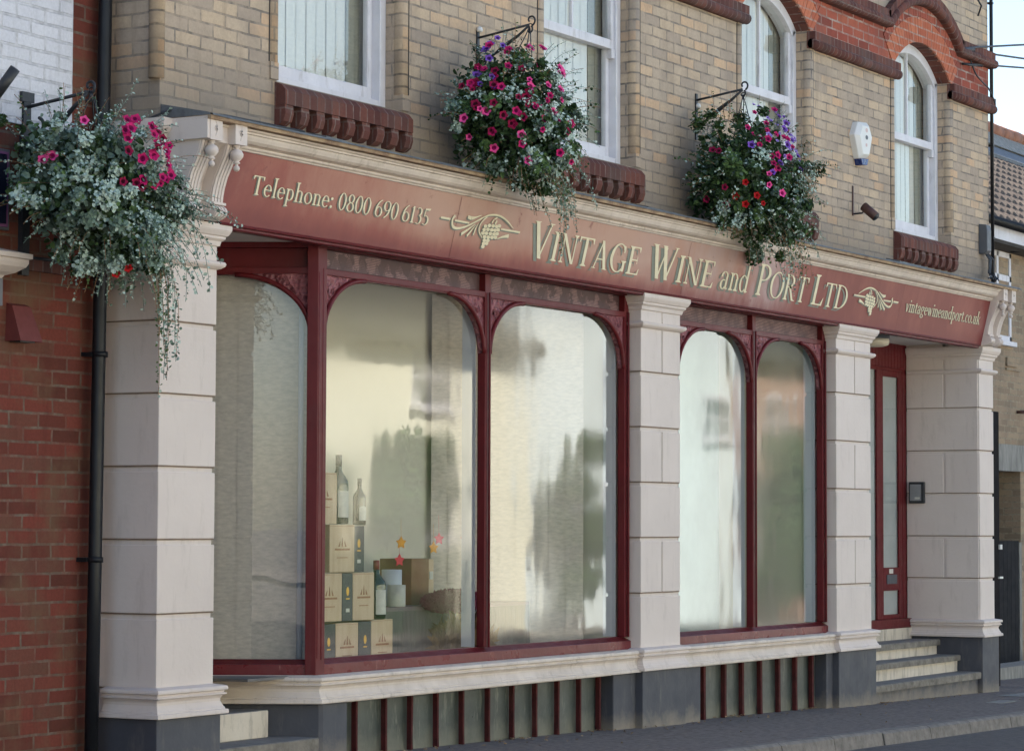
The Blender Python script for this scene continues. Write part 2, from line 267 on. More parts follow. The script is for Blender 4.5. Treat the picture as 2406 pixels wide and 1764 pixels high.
# ------------------------------------------------------------------ mesh helpers
K = .0028
def sz(x, z): return z + K*(x-17.7)*max(0, z-1.5)
def gz(x): x = max(-40, min(90, x)); return .025 - .0165*(x-17.7)
class MB:
    def __init__(s, shear=False): s.v = []; s.f = []; s.mi = []; s.cur = 0; s.smooth = []; s.sm = False; s.shear = shear
    def add(s, vs, fs):
        o = len(s.v); s.v += [tuple(p) for p in vs]
        for f in fs: s.f.append([i+o for i in f]); s.mi.append(s.cur); s.smooth.append(s.sm)
        return s
    def box(s, x0, x1, y0, y1, z0, z1):
        v = [(x0, y0, z0), (x1, y0, z0), (x1, y1, z0), (x0, y1, z0), (x0, y0, z1), (x1, y0, z1), (x1, y1, z1), (x0, y1, z1)]
        return s.add(v, [(0, 3, 2, 1), (4, 5, 6, 7), (0, 1, 5, 4), (1, 2, 6, 5), (2, 3, 7, 6), (3, 0, 4, 7)])
    def obox(s, p, ax, ay, az):    # box from corner with three edge vectors
        p = Vector(p); ax, ay, az = Vector(ax), Vector(ay), Vector(az)
        v = [p, p+ax, p+ax+ay, p+ay, p+az, p+ax+az, p+ax+ay+az, p+ay+az]
        return s.add(v, [(0, 3, 2, 1), (4, 5, 6, 7), (0, 1, 5, 4), (1, 2, 6, 5), (2, 3, 7, 6), (3, 0, 4, 7)])
    def quad(s, a, b, c, d): return s.add([a, b, c, d], [(0, 1, 2, 3)])
    def prism(s, poly, y0, y1, ax='y'):     # poly in (x,z) extruded in y (or (y,z) in x, or (x,y) in z)
        n = len(poly)
        def P(a, b, c): return (a, c, b) if ax == 'y' else ((c, a, b) if ax == 'x' else (a, b, c))
        v = [P(a, b, y0) for a, b in poly] + [P(a, b, y1) for a, b in poly]
        return s.add(v, [tuple(range(n)), tuple(range(2*n-1, n-1, -1))] + [(i, n+i, n+(i+1) % n, (i+1) % n) for i in range(n)])
    def tube(s, pts, r, seg=8, caps=True):
        pts = [Vector(p) for p in pts]; n = len(pts); rs = r if isinstance(r, (list, tuple)) else [r]*n
        rings = []; prev = None
        for i, p in enumerate(pts):
            d = (pts[min(i+1, n-1)]-pts[max(i-1, 0)]).normalized()
            if prev is None:
                a = d.orthogonal().normalized()
            else:
                a = (prev - d*prev.dot(d)).normalized()
            prev = a; b = d.cross(a)
            rings.append([p + (a*math.cos(2*math.pi*k/seg) + b*math.sin(2*math.pi*k/seg))*rs[i] for k in range(seg)])
        v = [q for rg in rings for q in rg]; f = []
        for i in range(n-1):
            for k in range(seg): f.append((i*seg+k, i*seg+(k+1) % seg, (i+1)*seg+(k+1) % seg, (i+1)*seg+k))
        if caps: f.append(tuple(range(seg-1, -1, -1))); f.append(tuple((n-1)*seg+k for k in range(seg)))
        sm = s.sm; s.sm = True; s.add(v, f); s.sm = sm; return s
    def lathe(s, c, prof, seg=20, sx=1):        # prof (r,z) about vertical axis
        c = Vector(c); v = []; f = []
        for r, z in prof:
            for k in range(seg): v.append((c.x+r*math.cos(2*math.pi*k/seg)*sx, c.y+r*math.sin(2*math.pi*k/seg), c.z+z))
        n = len(prof)
        for i in range(n-1):
            for k in range(seg): f.append((i*seg+k, i*seg+(k+1) % seg, (i+1)*seg+(k+1) % seg, (i+1)*seg+k))
        f.append(tuple(range(seg-1, -1, -1))); f.append(tuple((n-1)*seg+k for k in range(seg)))
        sm = s.sm; s.sm = True; s.add(v, f); s.sm = sm; return s
    def sweep(s, path, prof):      # profile (out,z) swept along xy path, outward = (dy,-dx)
        P = [Vector(p) for p in path]; n = len(P); nr = []
        for i in range(n):
            ns = []
            if i > 0: d = (P[i]-P[i-1]).normalized(); ns.append(Vector((d.y, -d.x)))
            if i < n-1: d = (P[i+1]-P[i]).normalized(); ns.append(Vector((d.y, -d.x)))
            if len(ns) == 2: m_ = (ns[0]+ns[1]).normalized(); m_ = m_/max(.3, m_.dot(ns[0]))
            else: m_ = ns[0]
            nr.append(m_)
        m = len(prof); v = []; f = []
        for i in range(n):
            for o, z in prof: v.append((P[i].x+nr[i].x*o, P[i].y+nr[i].y*o, z))
        for i in range(n-1):
            for k in range(m-1): f.append((i*m+k, (i+1)*m+k, (i+1)*m+k+1, i*m+k+1))
        f.append(tuple(range(m))); f.append(tuple((n-1)*m+k for k in range(m-1, -1, -1)))
        return s.add(v, f)
    def build(s, name, mats, parent=None, loc=None, bevel=0, smooth=False):
        if not isinstance(mats, (list, tuple)): mats = [mats]
        vs = [(x, y, sz(x, z)) for x, y, z in s.v] if s.shear else s.v
        off = Vector((0, 0, 0))
        if parent is not None: off = Vector(ORIG.get(parent.name, (0, 0, 0)))
        elif loc is not None: off = Vector(loc)
        me = bpy.data.meshes.new(name)
        me.from_pydata([(x-off.x, y-off.y, z-off.z) for x, y, z in vs], [], s.f)
        for m in mats: me.materials.append(m)
        me.polygons.foreach_set('material_index', s.mi); me.polygons.foreach_set('use_smooth', [q or smooth for q in s.smooth]); me.update()
        if len(s.f) < 60000:
            bm = bmesh.new(); bm.from_mesh(me); bmesh.ops.recalc_face_normals(bm, faces=bm.faces); bm.to_mesh(me); bm.free()
        o = bpy.data.objects.new(name, me); col.objects.link(o)
        if parent is not None: o.parent = parent
        else: o.location = off
        ORIG[o.name] = tuple(off)
        if bevel:
            b = o.modifiers.new('bevel', 'BEVEL'); b.width = bevel; b.segments = 2; b.limit_method = 'ANGLE'; b.angle_limit = R(40)
        return o
ORIG = {}
def thing(name, label, cat, loc, group=None):
    o = bpy.data.objects.new(name, None); col.objects.link(o); o.location = loc; o.empty_display_size = .1
    ORIG[o.name] = tuple(loc); o['label'] = label; o['category'] = cat
    if group: o['group'] = group
    return o
def tag(o, label, cat, group=None):
    o['label'] = label; o['category'] = cat
    if group: o['group'] = group
    return o
def struct(o): o['kind'] = 'structure'; return o
def S(): return MB(shear=True)
def arc(cx, cz, rx, rz, a0, a1, n=14): return [(cx+rx*math.cos(R(a0+(a1-a0)*i/n)), cz+rz*math.sin(R(a0+(a1-a0)*i/n))) for i in range(n+1)]

# ================================================================== SETTING
def strip(name, mat, y0, y1, dz, x0=-60, x1=160, nx=44, z_other=None):
    mb = MB()
    v = []; f = []
    for i in range(nx+1):
        x = x0+(x1-x0)*i/nx
        v += [(x, y0, gz(x)+dz), (x, y1, gz(x)+dz)]
    for i in range(nx): f.append((2*i, 2*i+2, 2*i+3, 2*i+1))
    mb.add(v, f); return struct(mb.build(name, mat))
strip('ground', m_road, -600, 600, -.16, -600, 900, 60)
strip('pavement', m_asph, -1.45, .9, 0.0)
strip('pavement', m_asph, .9, 30, -.004, 25.6, 120, 40)
strip('road', m_road, -13.0, -1.5, -.10)
strip('pavement', m_asph, -15.2, -13.0, .0, nx=60)
# kerb: long granite stones with open joints
mb = MB(); x = 2.0; random.seed(3)
while x < 70:
    L = .86+random.random()*.1; j = random.uniform(-.004, .006); x1 = x+L-.012
    a, b_ = gz(x), gz(x1)
    for (pts) in [[(-1.45, .004), (-1.55, .002+j), (-1.578, -.015+j), (-1.60, -.14), (-1.45, -.14)]]:
        n = len(pts); v = [(x, y+j, a+z) for y, z in pts] + [(x1, y+j, b_+z) for y, z in pts]
        mb.add(v, [tuple(range(n)), tuple(range(2*n-1, n-1, -1))] + [(i, n+i, n+(i+1) % n, (i+1) % n) for i in range(n)])
    x += L
struct(mb.build('kerb', m_kerb))
mb = MB(); x0, x1 = 21.6, 60
mb.quad((x0, -1.95, gz(x0)-.096), (x1, -1.95, gz(x1)-.096), (x1, -1.88, gz(x1)-.096), (x0, -1.88, gz(x0)-.096))
struct(mb.build('road_line', m_yline))
# concrete paving slab patch near the alley
mb = MB(); 
for (a, b_, c, d) in [(24.4, 26.8, -1.1, -.35), (27.0, 29.4, -1.1, -.2)]:
    mb.quad((a, c, gz(a)+.004), (b_, c, gz(b_)+.004), (b_, d, gz(b_)+.004), (a, d, gz(a)+.004))
struct(mb.build('paving_slab', m_conc))

# ================================================================== SHOP BUILDING
bld = thing('shop_building', 'yellow brick shop building with arched sash windows over a cream and oxblood shopfront', 'building', (18.5, .5, 0))
WY = .03           # brick face
OPEN = [(12.98, 14.37), (16.22, 17.63), (19.50, 20.88), (22.80, 24.24)]
ZS, ZSP, RISE = 4.16, 5.68, .275
XL, XR = 11.834, 25.33
ZT = 8.6
mb = S()
def wallq(x0, x1, z0, z1): mb.quad((x0, WY, z0), (x1, WY, z0), (x1, WY, z1), (x0, WY, z1))
wallq(XL+.014, XR, 3.62, ZS-.26)
edges = [XL+.014]+[e for o in OPEN for e in o]+[XR]
for i in range(0, len(edges), 2): wallq(edges[i], edges[i+1], ZS-.26, ZSP)
for (a, b_) in OPEN: wallq(a, b_, ZS-.26, ZS)
ARC = {}
for (a, b_) in OPEN:
    cx = (a+b_)/2; h = (b_-a)/2; rad = (h*h+RISE*RISE)/(2*RISE); cz = ZSP+RISE-rad; an = math.degrees(math.asin(h/rad))
    ARC[a] = (cx, cz, rad, an)
    pts = arc(cx, cz, rad, rad, 90+an, 90-an, 20)
    for p, q_ in zip(pts, pts[1:]): mb.quad((p[0], WY, p[1]), (q_[0], WY, q_[1]), (q_[0], WY, 6.4), (p[0], WY, 6.4))
    # reveals
    D = .28
    for x in (a, b_): mb.quad((x, WY, ZS-.05), (x, D, ZS-.05), (x, D, ZSP), (x, WY, ZSP))
    rvl = S()
    for p, q_ in zip(pts, pts[1:]): rvl.quad((p[0], WY, p[1]), (q_[0], WY, q_[1]), (q_[0], D, q_[1]), (p[0], D, p[1]))
    rvl.build('arch_soffit', m_header, bld)
for i in range(0, len(edges), 2): wallq(edges[i], edges[i+1], ZSP, 6.4)
wallq(XL+.014, XR, 6.4, ZT)
XF = XL+.014; mb.quad((XF, WY, 3.79), (XF, 9, 3.79), (XF, 9, ZT), (XF, WY, ZT)); mb.quad((XF, .345, -.1), (XF, 9, -.1), (XF, 9, 3.79), (XF, .345, 3.79))
mb.quad((XR, WY, -.3), (XR, 9, -.3), (XR, 9, ZT), (XR, WY, ZT)); mb.quad((XL, 9, -.3), (XR, 9, -.3), (XR, 9, ZT), (XL, 9, ZT))
mb.build('brick_wall', m_yel, bld)
S().prism([(-.15, ZT), (9.2, ZT), (4.5, ZT+2.6)], XL-.1, XR+.1, 'x').build('roof', m_slate, bld)
# moulded (roll) brick jambs
for (a, b_) in OPEN:
    for e, sgn in ((a, -1), (b_, 1)):
        mb = S(); xc = e+sgn*.032
        mb.tube([(xc, WY+.026, 4.27), (xc, WY+.026, ZSP-.16)], .046, 14)
        ea, eb = sorted((e-sgn*.004, e+sgn*.075))
        mb.box(ea, eb, WY-.012, WY+.05, 4.165, 4.27)
        mb.box(ea, eb, WY-.012, WY+.05, ZSP-.16, ZSP-.003)
        mb.build('jamb_roll', m_yel, bld)
        S().box(xc+sgn*.048-.004, xc+sgn*.048+.004, WY-.004, WY+.001, 4.27, ZSP-.16).build('jamb_groove_shade', m_dark, bld)  # raised dark strip paints the shade of the quirk groove
# building corner roll
mb = S(); mb.tube([(XL+.01, WY+.02, 4.02), (XL+.01, WY+.02, ZT)], .045, 12)
mb.build('corner_roll', m_yel, bld)

# sills with corbel bricks
for i, (a, b_) in enumerate(OPEN):
    a0, b0 = a-.02, b_+.015
    sill = S()
    n = 14; 
    sill.prism([(WY+.16, 4.19), (WY+.0, 4.155), (-.02, 4.135), (-.05, 4.10), (-.05, 4.015), (WY+.16, 4.015)], a0, b0, 'x')
    so_ = sill.build('window_sill', m_header, bld)
    nb = 9; w_ = (b0-a0)/(nb*2-1)*1.02
    for k in range(nb):
        x = a0+(b0-a0-w_)*k/(nb-1)
        cb = S(); cb.prism([(WY+.01, 4.013), (-.045, 4.013), (-.05, 3.96), (-.035, 3.915), (0, 3.893), (WY+.01, 3.893)], x, x+w_, 'x'); cb.build('corbel_brick', m_header, so_)

# sash windows
FY = .15
for i, (a, b_) in enumerate(OPEN):
    cx, cz, rad, an = ARC[a]
    fr = S()
    fr.box(a, a+.07, FY, FY+.12, 4.18, ZSP); fr.box(b_-.07, b_, FY, FY+.12, 4.18, ZSP)
    fr.box(a+.07, b_-.07, FY+.005, FY+.11, 4.185, 4.23)
    o_ = arc(cx, cz, rad, rad, 90+an, 90-an, 20); r_i = rad-.085; an2 = math.degrees(math.asin(min(1, (cx-a-.07)/r_i)))
    i_ = arc(cx, cz, r_i, r_i, 90+an2, 90-an2, 20)
    for (p, q_, r_, s2) in zip(o_, o_[1:], i_, i_[1:]):
        v = [(p[0], FY, p[1]), (q_[0], FY, q_[1]), (s2[0], FY, s2[1]), (r_[0], FY, r_[1])]
        fr.add(v+[(x, FY+.12, z) for x, y, z in v], [(0, 1, 2, 3), (3, 2, 6, 7), (7, 6, 5, 4)])
    zr = 5.045
    # lower sash (set back) and upper sash (forward)
    L0, L1 = a+.07, b_-.07
    fr.box(L0, L0+.05, FY+.06, FY+.10, 4.23, zr); fr.box(L1-.05, L1, FY+.06, FY+.10, 4.23, zr); fr.box(L0+.05, L1-.05, FY+.06, FY+.10, 4.23, 4.315)
    fr.box(L0, L1, FY+.02, FY+.085, zr, zr+.068)
    fr.box(L0, L0+.05, FY+.02, FY+.06, zr+.068, ZSP-.02); fr.box(L1-.05, L1, FY+.02, FY+.06, zr+.068, ZSP-.02)
    fr.box(L0, L0+.05, FY+.012, FY+.06, zr-.07, zr); fr.box(L1-.05, L1, FY+.012, FY+.06, zr-.07, zr)
    fr.box(cx-.012, cx+.012, FY+.025, FY+.055, zr+.068, ZSP+RISE-.08)
    fo = fr.build('sash_window', m_white, bld, bevel=.004)
    p1 = S(); p1.quad((L0+.04, FY+.08, 4.30), (L1-.04, FY+.08, 4.30), (L1-.04, FY+.08, zr+.01), (L0+.04, FY+.08, zr+.01)); p1.build('pane', m_glassu, fo)
    p2 = S(); pts = [(L0+.04, zr+.06), (L1-.04, zr+.06)]+arc(cx, cz, r_i+.01, r_i+.01, 90-an2+3, 90+an2-3, 12)
    p2.add([(x, FY+.045, z) for x, z in pts], [tuple(range(len(pts)))]); p2.build('pane', m_glassu, fo)
    bl = S(); cu = S(); nsl = 12
    for k in range(nsl):
        xa = L0-.05+(L1-L0+.08)*k/nsl; xb = xa+(L1-L0+.08)/nsl*1.05; oy = .002 if k % 2 else 0
        (bl if k < nsl-2 else cu).quad((xa, FY+.135+oy, 4.2), (xb, FY+.140+oy, 4.2), (xb, FY+.145, 6.0), (xa, FY+.14, 6.0))
    bl.build('blind', m_blindu, fo); cu.build('curtain', m_curt, fo)
    S().box(a-.3, b_+.3, FY+.5, FY+.52, 3.9, 6.3).build('room_back', m_int, fo)

# arches: inner orange ring, outer dark ring, hood roll
ring_m = [m_vous, m_redband]
for (a, b_) in OPEN:
    cx, cz, rad, an = ARC[a]
    ar = S(); nb = 34
    for r0, r1, mi, nbk in ((rad, rad+.232, 0, 30), (rad+.236, rad+.335, 1, 34)):
        ar.cur = mi
        ann = an+2
        for k in range(nbk):
            a0 = 90+ann-2*ann*k/nbk; a1 = 90+ann-2*ann*(k+.90)/nbk; dy = random.uniform(0, .003)
            P = [(cx+r*math.cos(R(t)), cz+r*math.sin(R(t))) for r, t in ((r0, a0), (r1, a0), (r1, a1), (r0, a1))]
            ar.prism(P, WY-.012-dy, WY+.02)
    ar.build('brick_arch', [m_vous, m_redband], bld)
    mo = S(); P = arc(cx, cz, rad-.001, rad-.001, 90+an+2, 90-an-2, 24); Q = arc(cx, cz, rad+.335, rad+.335, 90+an+2, 90-an-2, 24)
    for p, p2, q_, q2 in zip(P, P[1:], Q, Q[1:]): mo.quad((p[0], WY-.007, p[1]), (p2[0], WY-.007, p2[1]), (q2[0], WY-.007, q2[1]), (q_[0], WY-.007, q_[1]))
    mo.build('arch_mortar', paint('arch_mortar', (.45, .34, .28), None, .9) if 'arch_mortar' not in bpy.data.materials else bpy.data.materials['arch_mortar'], bld)
# lower string course between windows, red band, upper hood
gaps = [(XL, OPEN[0][0])]+[(OPEN[i][1], OPEN[i+1][0]) for i in range(3)]+[(OPEN[3][1], XR)]
def header_strip(mbx, path, zb, zt, out, r):   # header bricks over a roll, following a path of (x,z) points
    pass
for (g0, g1) in gaps:
    st = S(); x0 = g0+(0 if g0 == XL else -.03); x1 = g1+(.02 if g1 == XR else .03)
    if g0 == XL: x0 = g0-.05
    if g1 == XR: x1 = g1+.05
    st.box(x0+.001, x1-.001, -.035, WY+.01, 5.60, 5.668)
    st.tube([(x0, WY-.038, 5.565), (x1, WY-.038, 5.565)], .044, 14)
    st.box(x0, x1, -.01, WY+.01, 5.527, 5.602)
    st.build('string_course', m_header, bld)
    S().box(g0+.0, g1, WY-.004, WY+.01, 5.668, 5.966).build('brick_band', m_redband, bld)
hd = S()
def hood(mbx, pts):
    # bar of header bricks above a roll; pts are (x,z) of the underside
    n = len(pts)
    for (p, q_) in zip(pts, pts[1:]):
        d = Vector((q_[0]-p[0], q_[1]-p[1])); L = d.length
        if L < 1e-4: continue
    nrm = []
    for i in range(n):
        d = Vector((pts[min(i+1, n-1)][0]-pts[max(i-1, 0)][0], pts[min(i+1, n-1)][1]-pts[max(i-1, 0)][1])).normalized(); nrm.append(Vector((-d.y, d.x)))
    prof = [(.0, WY+.01), (.0, -.02)] + [(.042-.042*math.cos(t), -.028-.038*math.sin(t)) for t in [math.pi*k/8 for k in range(9)]] + [(.085, -.035), (.152, -.035), (.152, WY+.01)]
    m = len(prof); v = []; f = []
    for i in range(n):
        for h, y in prof: v.append((pts[i][0]+nrm[i].x*h, y, pts[i][1]+nrm[i].y*h))
    for i in range(n-1):
        for k in range(m-1): f.append((i*m+k, (i+1)*m+k, (i+1)*m+k+1, i*m+k+1))
    f.append(tuple(range(m))); f.append(tuple((n-1)*m+k for k in range(m)))
    mbx.add(v, f)
path = [(XL-.05, 5.965)]
for (a, b_) in OPEN:
    cx, cz, rad, an = ARC[a]; ro = rad+.335; hx = math.sqrt(ro*ro-(5.965-cz)**2); t0 = math.degrees(math.acos(hx/ro))
    path.append((cx-hx-.02, 5.965)); path += arc(cx, cz, ro, ro, 180-t0, t0, 22); path.append((cx+hx+.02, 5.965))
path.append((XR+.05, 5.965)); hood(hd, path); hd.build('hood_mould', m_header, bld)

# ------------------------------------------------------------------ pilasters
JZ = [2.654-.4094*k for k in range(6)]
BASE = [(.0, .612), (.03, .606), (.058, .600), (.062, .590), (.062, .578), (.046, .574), (.046, .562), (.056, .560), (.056, .552), (.040, .546), (.030, .530), (.030, .515), (.042, .488), (.050, .478), (.050, .470), (.064, .468), (.066, .450), (.064, .443), (.02, .440), (0, .44)]
CAP = [(0, 3.105), (.012, 3.11), (.018, 3.135), (.035, 3.15), (.035, 3.163), (.045, 3.168), (.058, 3.19), (.062, 3.20), (.062, 3.232), (0, 3.235)]
COL = [(0, 2.972), (.018, 2.978), (.034, 2.990), (.04, 3.003), (.034, 3.016), (.01, 3.022), (0, 3.022)]
m_joint = paint('dark_joint', (.24, .17, .12), (.16, .115, .085), .9, 12, .2)  # brown for the thin strips along the top of each joint recess
def pilaster(x0, x1, dl, dr, vj, name='pilaster'):
    """front face y=0 between x0,x1; depth dl on the left, dr on the right"""
    d = max(dl, dr); p = S()
    p.box(x0+.012, x1-.012, .012, d, .44, 3.24)
    zs = [3.24]+JZ+[.44]
    for k in range(len(zs)-1):
        zt = zs[k] if k == 0 else zs[k]-.034; zb = zs[k+1]
        if vj and k % 2 == 0 and k < 6:
            xm = x0+(x1-x0)*.53
            segs = [(x0, xm-.004), (xm+.012, x1)]
            p.box(x0, xm-.004, 0, d-.001, zb, zt); p.box(xm+.010, x1, 0, d-.001, zb, zt)
        else: p.box(x0, x1, 0, d-.001, zb, zt)
    po = p.build(name, m_cream, bld, bevel=.004)
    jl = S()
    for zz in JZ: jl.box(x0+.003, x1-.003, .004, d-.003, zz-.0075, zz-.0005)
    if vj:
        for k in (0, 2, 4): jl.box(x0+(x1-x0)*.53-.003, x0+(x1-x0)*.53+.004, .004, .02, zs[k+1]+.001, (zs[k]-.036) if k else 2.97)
    jl.build('dark_joint', m_joint, po)
    pth = [(x0, dl), (x0, 0), (x1, 0), (x1, dr)]
    c = S(); c.sweep(pth, CAP); c.sweep(pth, COL); c.build('capital', m_cream, po, bevel=.002)
    b = S(); b.sweep(pth, BASE); b.build('base_moulding', m_cream, po, bevel=.002)
    pl = MB(); zb = gz(x1)-.1; pl.box(x0-.032, x1+.032, -.032, d, zb, .441); pl.build('plinth', m_navy, po, bevel=.006)
    return po
pilaster(11.834, 12.36, .34, .5, False)
pilaster(17.675, 18.33, .2, .2, True)
pilaster(21.368, 22.146, .2, .7, True)
p4 = pilaster(24.935, 25.337, .74, .5, False)
# upper shaft of the left pilaster behind the consoles, with its little cap
def head(x0, x1, dl, dr):
    h = S(); h.box(x0+.0, x1, .0, .34, 3.235, 3.70); h.box(x0+.015, x1, .01, .34, 3.70, 3.80)
    o = h.build('pilaster_head', m_cream, bld, bevel=.003)
    c = S(); c.sweep([(x0, dl), (x0, 0), (x1, 0), (x1, dr)], [(0, 3.675), (.012, 3.68), (.02, 3.70), (.03, 3.705), (.045, 3.73), (.05, 3.745), (.05, 3.785), (0, 3.79)]); c.build('head_cap', m_cream, o)
head(11.834, 12.36, .34, .1)
h = S(); h.box(24.90, 25.337, .0, .3, 3.235, 3.70); h.build('pilaster_head', m_cream, bld)

# consoles
def console(x0, x1, side_plate=False):
    c = S()
    c.box(x0, x1, -.295, -.02, 3.655, 3.785)
    prof_out = [(-.24, 3.655), (-.225, 3.60), (-.195, 3.54), (-.165, 3.48), (-.145, 3.42), (-.135, 3.37), (-.132, 3.335)]
    prof = prof_out+[(-.01, 3.335), (-.01, 3.655)]
    # body with reeded front: four ribs
    wdt = x1-x0
    c.prism([(y+.012, z) for y, z in prof_out]+[(-.01, 3.335), (-.01, 3.655)], x0, x1, 'x')
    for k in range(4):
        xa = x0+wdt*(k+.12)/4; xb = x0+wdt*(k+.88)/4
        c.prism(prof_out+[(-.11, 3.335), (-.14, 3.48), (-.2, 3.655)], xa, xb, 'x')
    c.box(x0-.004, x1+.004, -.15, -.01, 3.322, 3.337)
    # lower scroll
    sc = arc(-.085, 3.283, .075, .042, 100, 330, 10)+[(-.01, 3.25), (-.01, 3.322), (-.10, 3.322)]
    c.prism(sc, x0, x1, 'x')
    for k in range(4):
        xa = x0+wdt*(k+.15)/4; xb = x0+wdt*(k+.85)/4
        c.prism(arc(-.085, 3.283, .083, .048, 110, 320, 10)+[(-.06, 3.26), (-.07, 3.30)], xa, xb, 'x')
    co = c.build('console_bracket', m_cream, bld, bevel=.002)
    xm = (x0+x1)/2
    pd = S(); pd.lathe((xm, -.262, 3.655), [(.018, 0), (.02, -.012), (.012, -.016), (.012, -.022), (.03, -.032), (.039, -.050), (.038, -.064), (.026, -.082), (.012, -.094), (.02, -.098), (.021, -.104), (.009, -.108), (.009, -.116), (.016, -.122), (.019, -.133), (.014, -.145), (.003, -.150)], 16)
    pd.build('pendant', m_cream, co)
    fl = S(); zc = 3.722
    fl.lathe((0, 0, 0), [(.001, 0)], 3) if False else None
    for k in range(8):
        t = k*math.pi/4; fl.prism([(xm+.010*math.cos(t)+.008*math.cos(t+s), zc+.012*math.sin(t)+.008*math.sin(t+s)) for s in [j*math.pi/3 for j in range(6)]], -.299, -.294)
    fl.prism([(xm+.007*math.cos(s), zc+.007*math.sin(s)) for s in [j*math.pi/4 for j in range(8)]], -.304, -.294)
    fl.prism([(xm-.01, zc-.045), (xm+.01, zc-.045), (xm+.006, zc-.025), (xm-.006, zc-.025)], -.298, -.294); fl.prism([(xm-.006, zc+.025), (xm+.006, zc+.025), (xm+.01, zc+.045), (xm-.01, zc+.045)], -.298, -.294)
    fl.build('carved_flower', m_cream, co)
for x0 in (11.885, 12.12): console(x0, x0+.112)
for x0 in (24.83, 25.07): console(x0, x0+.112)
# side cheek of the fascia box at the left end
S().prism([(-.24, 3.785), (.01, 3.785), (.01, 3.25), (-.03, 3.25), (-.05, 3.33), (-.07, 3.45), (-.12, 3.56), (-.19, 3.64), (-.24, 3.66)], 11.995, 12.125, 'x').build('fascia_cheek', m_cream, bld)
S().box(11.862, 11.887, -.29, .0, 3.66, 3.785).build('cheek_panel', m_cream, bld)
S().box(24.94, 25.075, -.10, .01, 3.25, 3.785).build('fascia_cheek', m_cream, bld)

# cornice
CP = [(.10, 3.652), (.165, 3.654), (.170, 3.664), (.180, 3.666), (.184, 3.672), (.182, 3.68), (.19, 3.684), (.215, 3.690), (.232, 3.704), (.240, 3.722), (.244, 3.735), (.255, 3.738), (.256, 3.748), (.268, 3.752), (.276, 3.762), (.10, 3.765)]
cn = S(); cn.sweep([(12.235, 0), (24.83, 0)], CP)
cn.sweep([(11.998, 0), (12.12, 0)], [(o-.02, z) for o, z in CP]); cn.sweep([(24.943, 0), (25.07, 0)], [(o-.02, z) for o, z in CP])
cno = cn.build('cornice', m_creamc, bld)
S().sweep([(11.862, 0), (25.21, 0)], [(.0, 3.766), (.31, 3.766), (.316, 3.780), (.31, 3.790), (.0, 3.795)]).build('timber_edge', m_wood_edge, cno)
fl = S(); nx = 60; v = []; f = []
for i in range(nx+1):
    x = 11.865+(25.30-11.865)*i/nx; w1 = random.uniform(-.004, .004)
    v += [(x, -.322+w1, 3.786), (x, -.320+w1, 3.797), (x, -.30, 3.803+w1), (x, .03, 3.872+w1*1.5), (x, .031, 3.93+random.uniform(0, .02))]
for i in range(nx):
    for k in range(4): f.append((i*5+k, (i+1)*5+k, (i+1)*5+k+1, i*5+k+1))
fl.add(v, f); fl.prism([(-.31, 3.788), (.03, 3.788), (.03, 3.872), (-.30, 3.803)], 11.858, 11.866, 'x'); fl.box(18.35, 18.95, -.20, .02, 3.835, 3.875) if False else None
fl.build('lead_flashing', m_lead, cno)
# mortar / cement fillet lumps and a loose slate on the ledge
mb = S(); mb.obox((17.3, -.25, 3.812), (.55, .02, 0), (0, .16, .035), (0, 0, .012)); mb.obox((13.05, -.28, 3.806), (.25, .02, .0), (0, .14, .03), (0, 0, .012)); mb.obox((22.2, -.26, 3.812), (.75, .03, 0), (0, .13, .03), (0, 0, .015))
tag(mb.build('loose_slate', m_lead, loc=(18, 0, 3.8)), 'loose grey slate offcuts lying on the lead ledge above the shop sign', 'slate')

# soffit and dark box behind sign
S().box(11.84, 25.33, -.04, .9, 3.262, 3.285).build('soffit', m_soff, bld)
S().box(12.36, 24.93, .0, .03, 3.285, 3.66).build('fascia_box', m_red, bld)

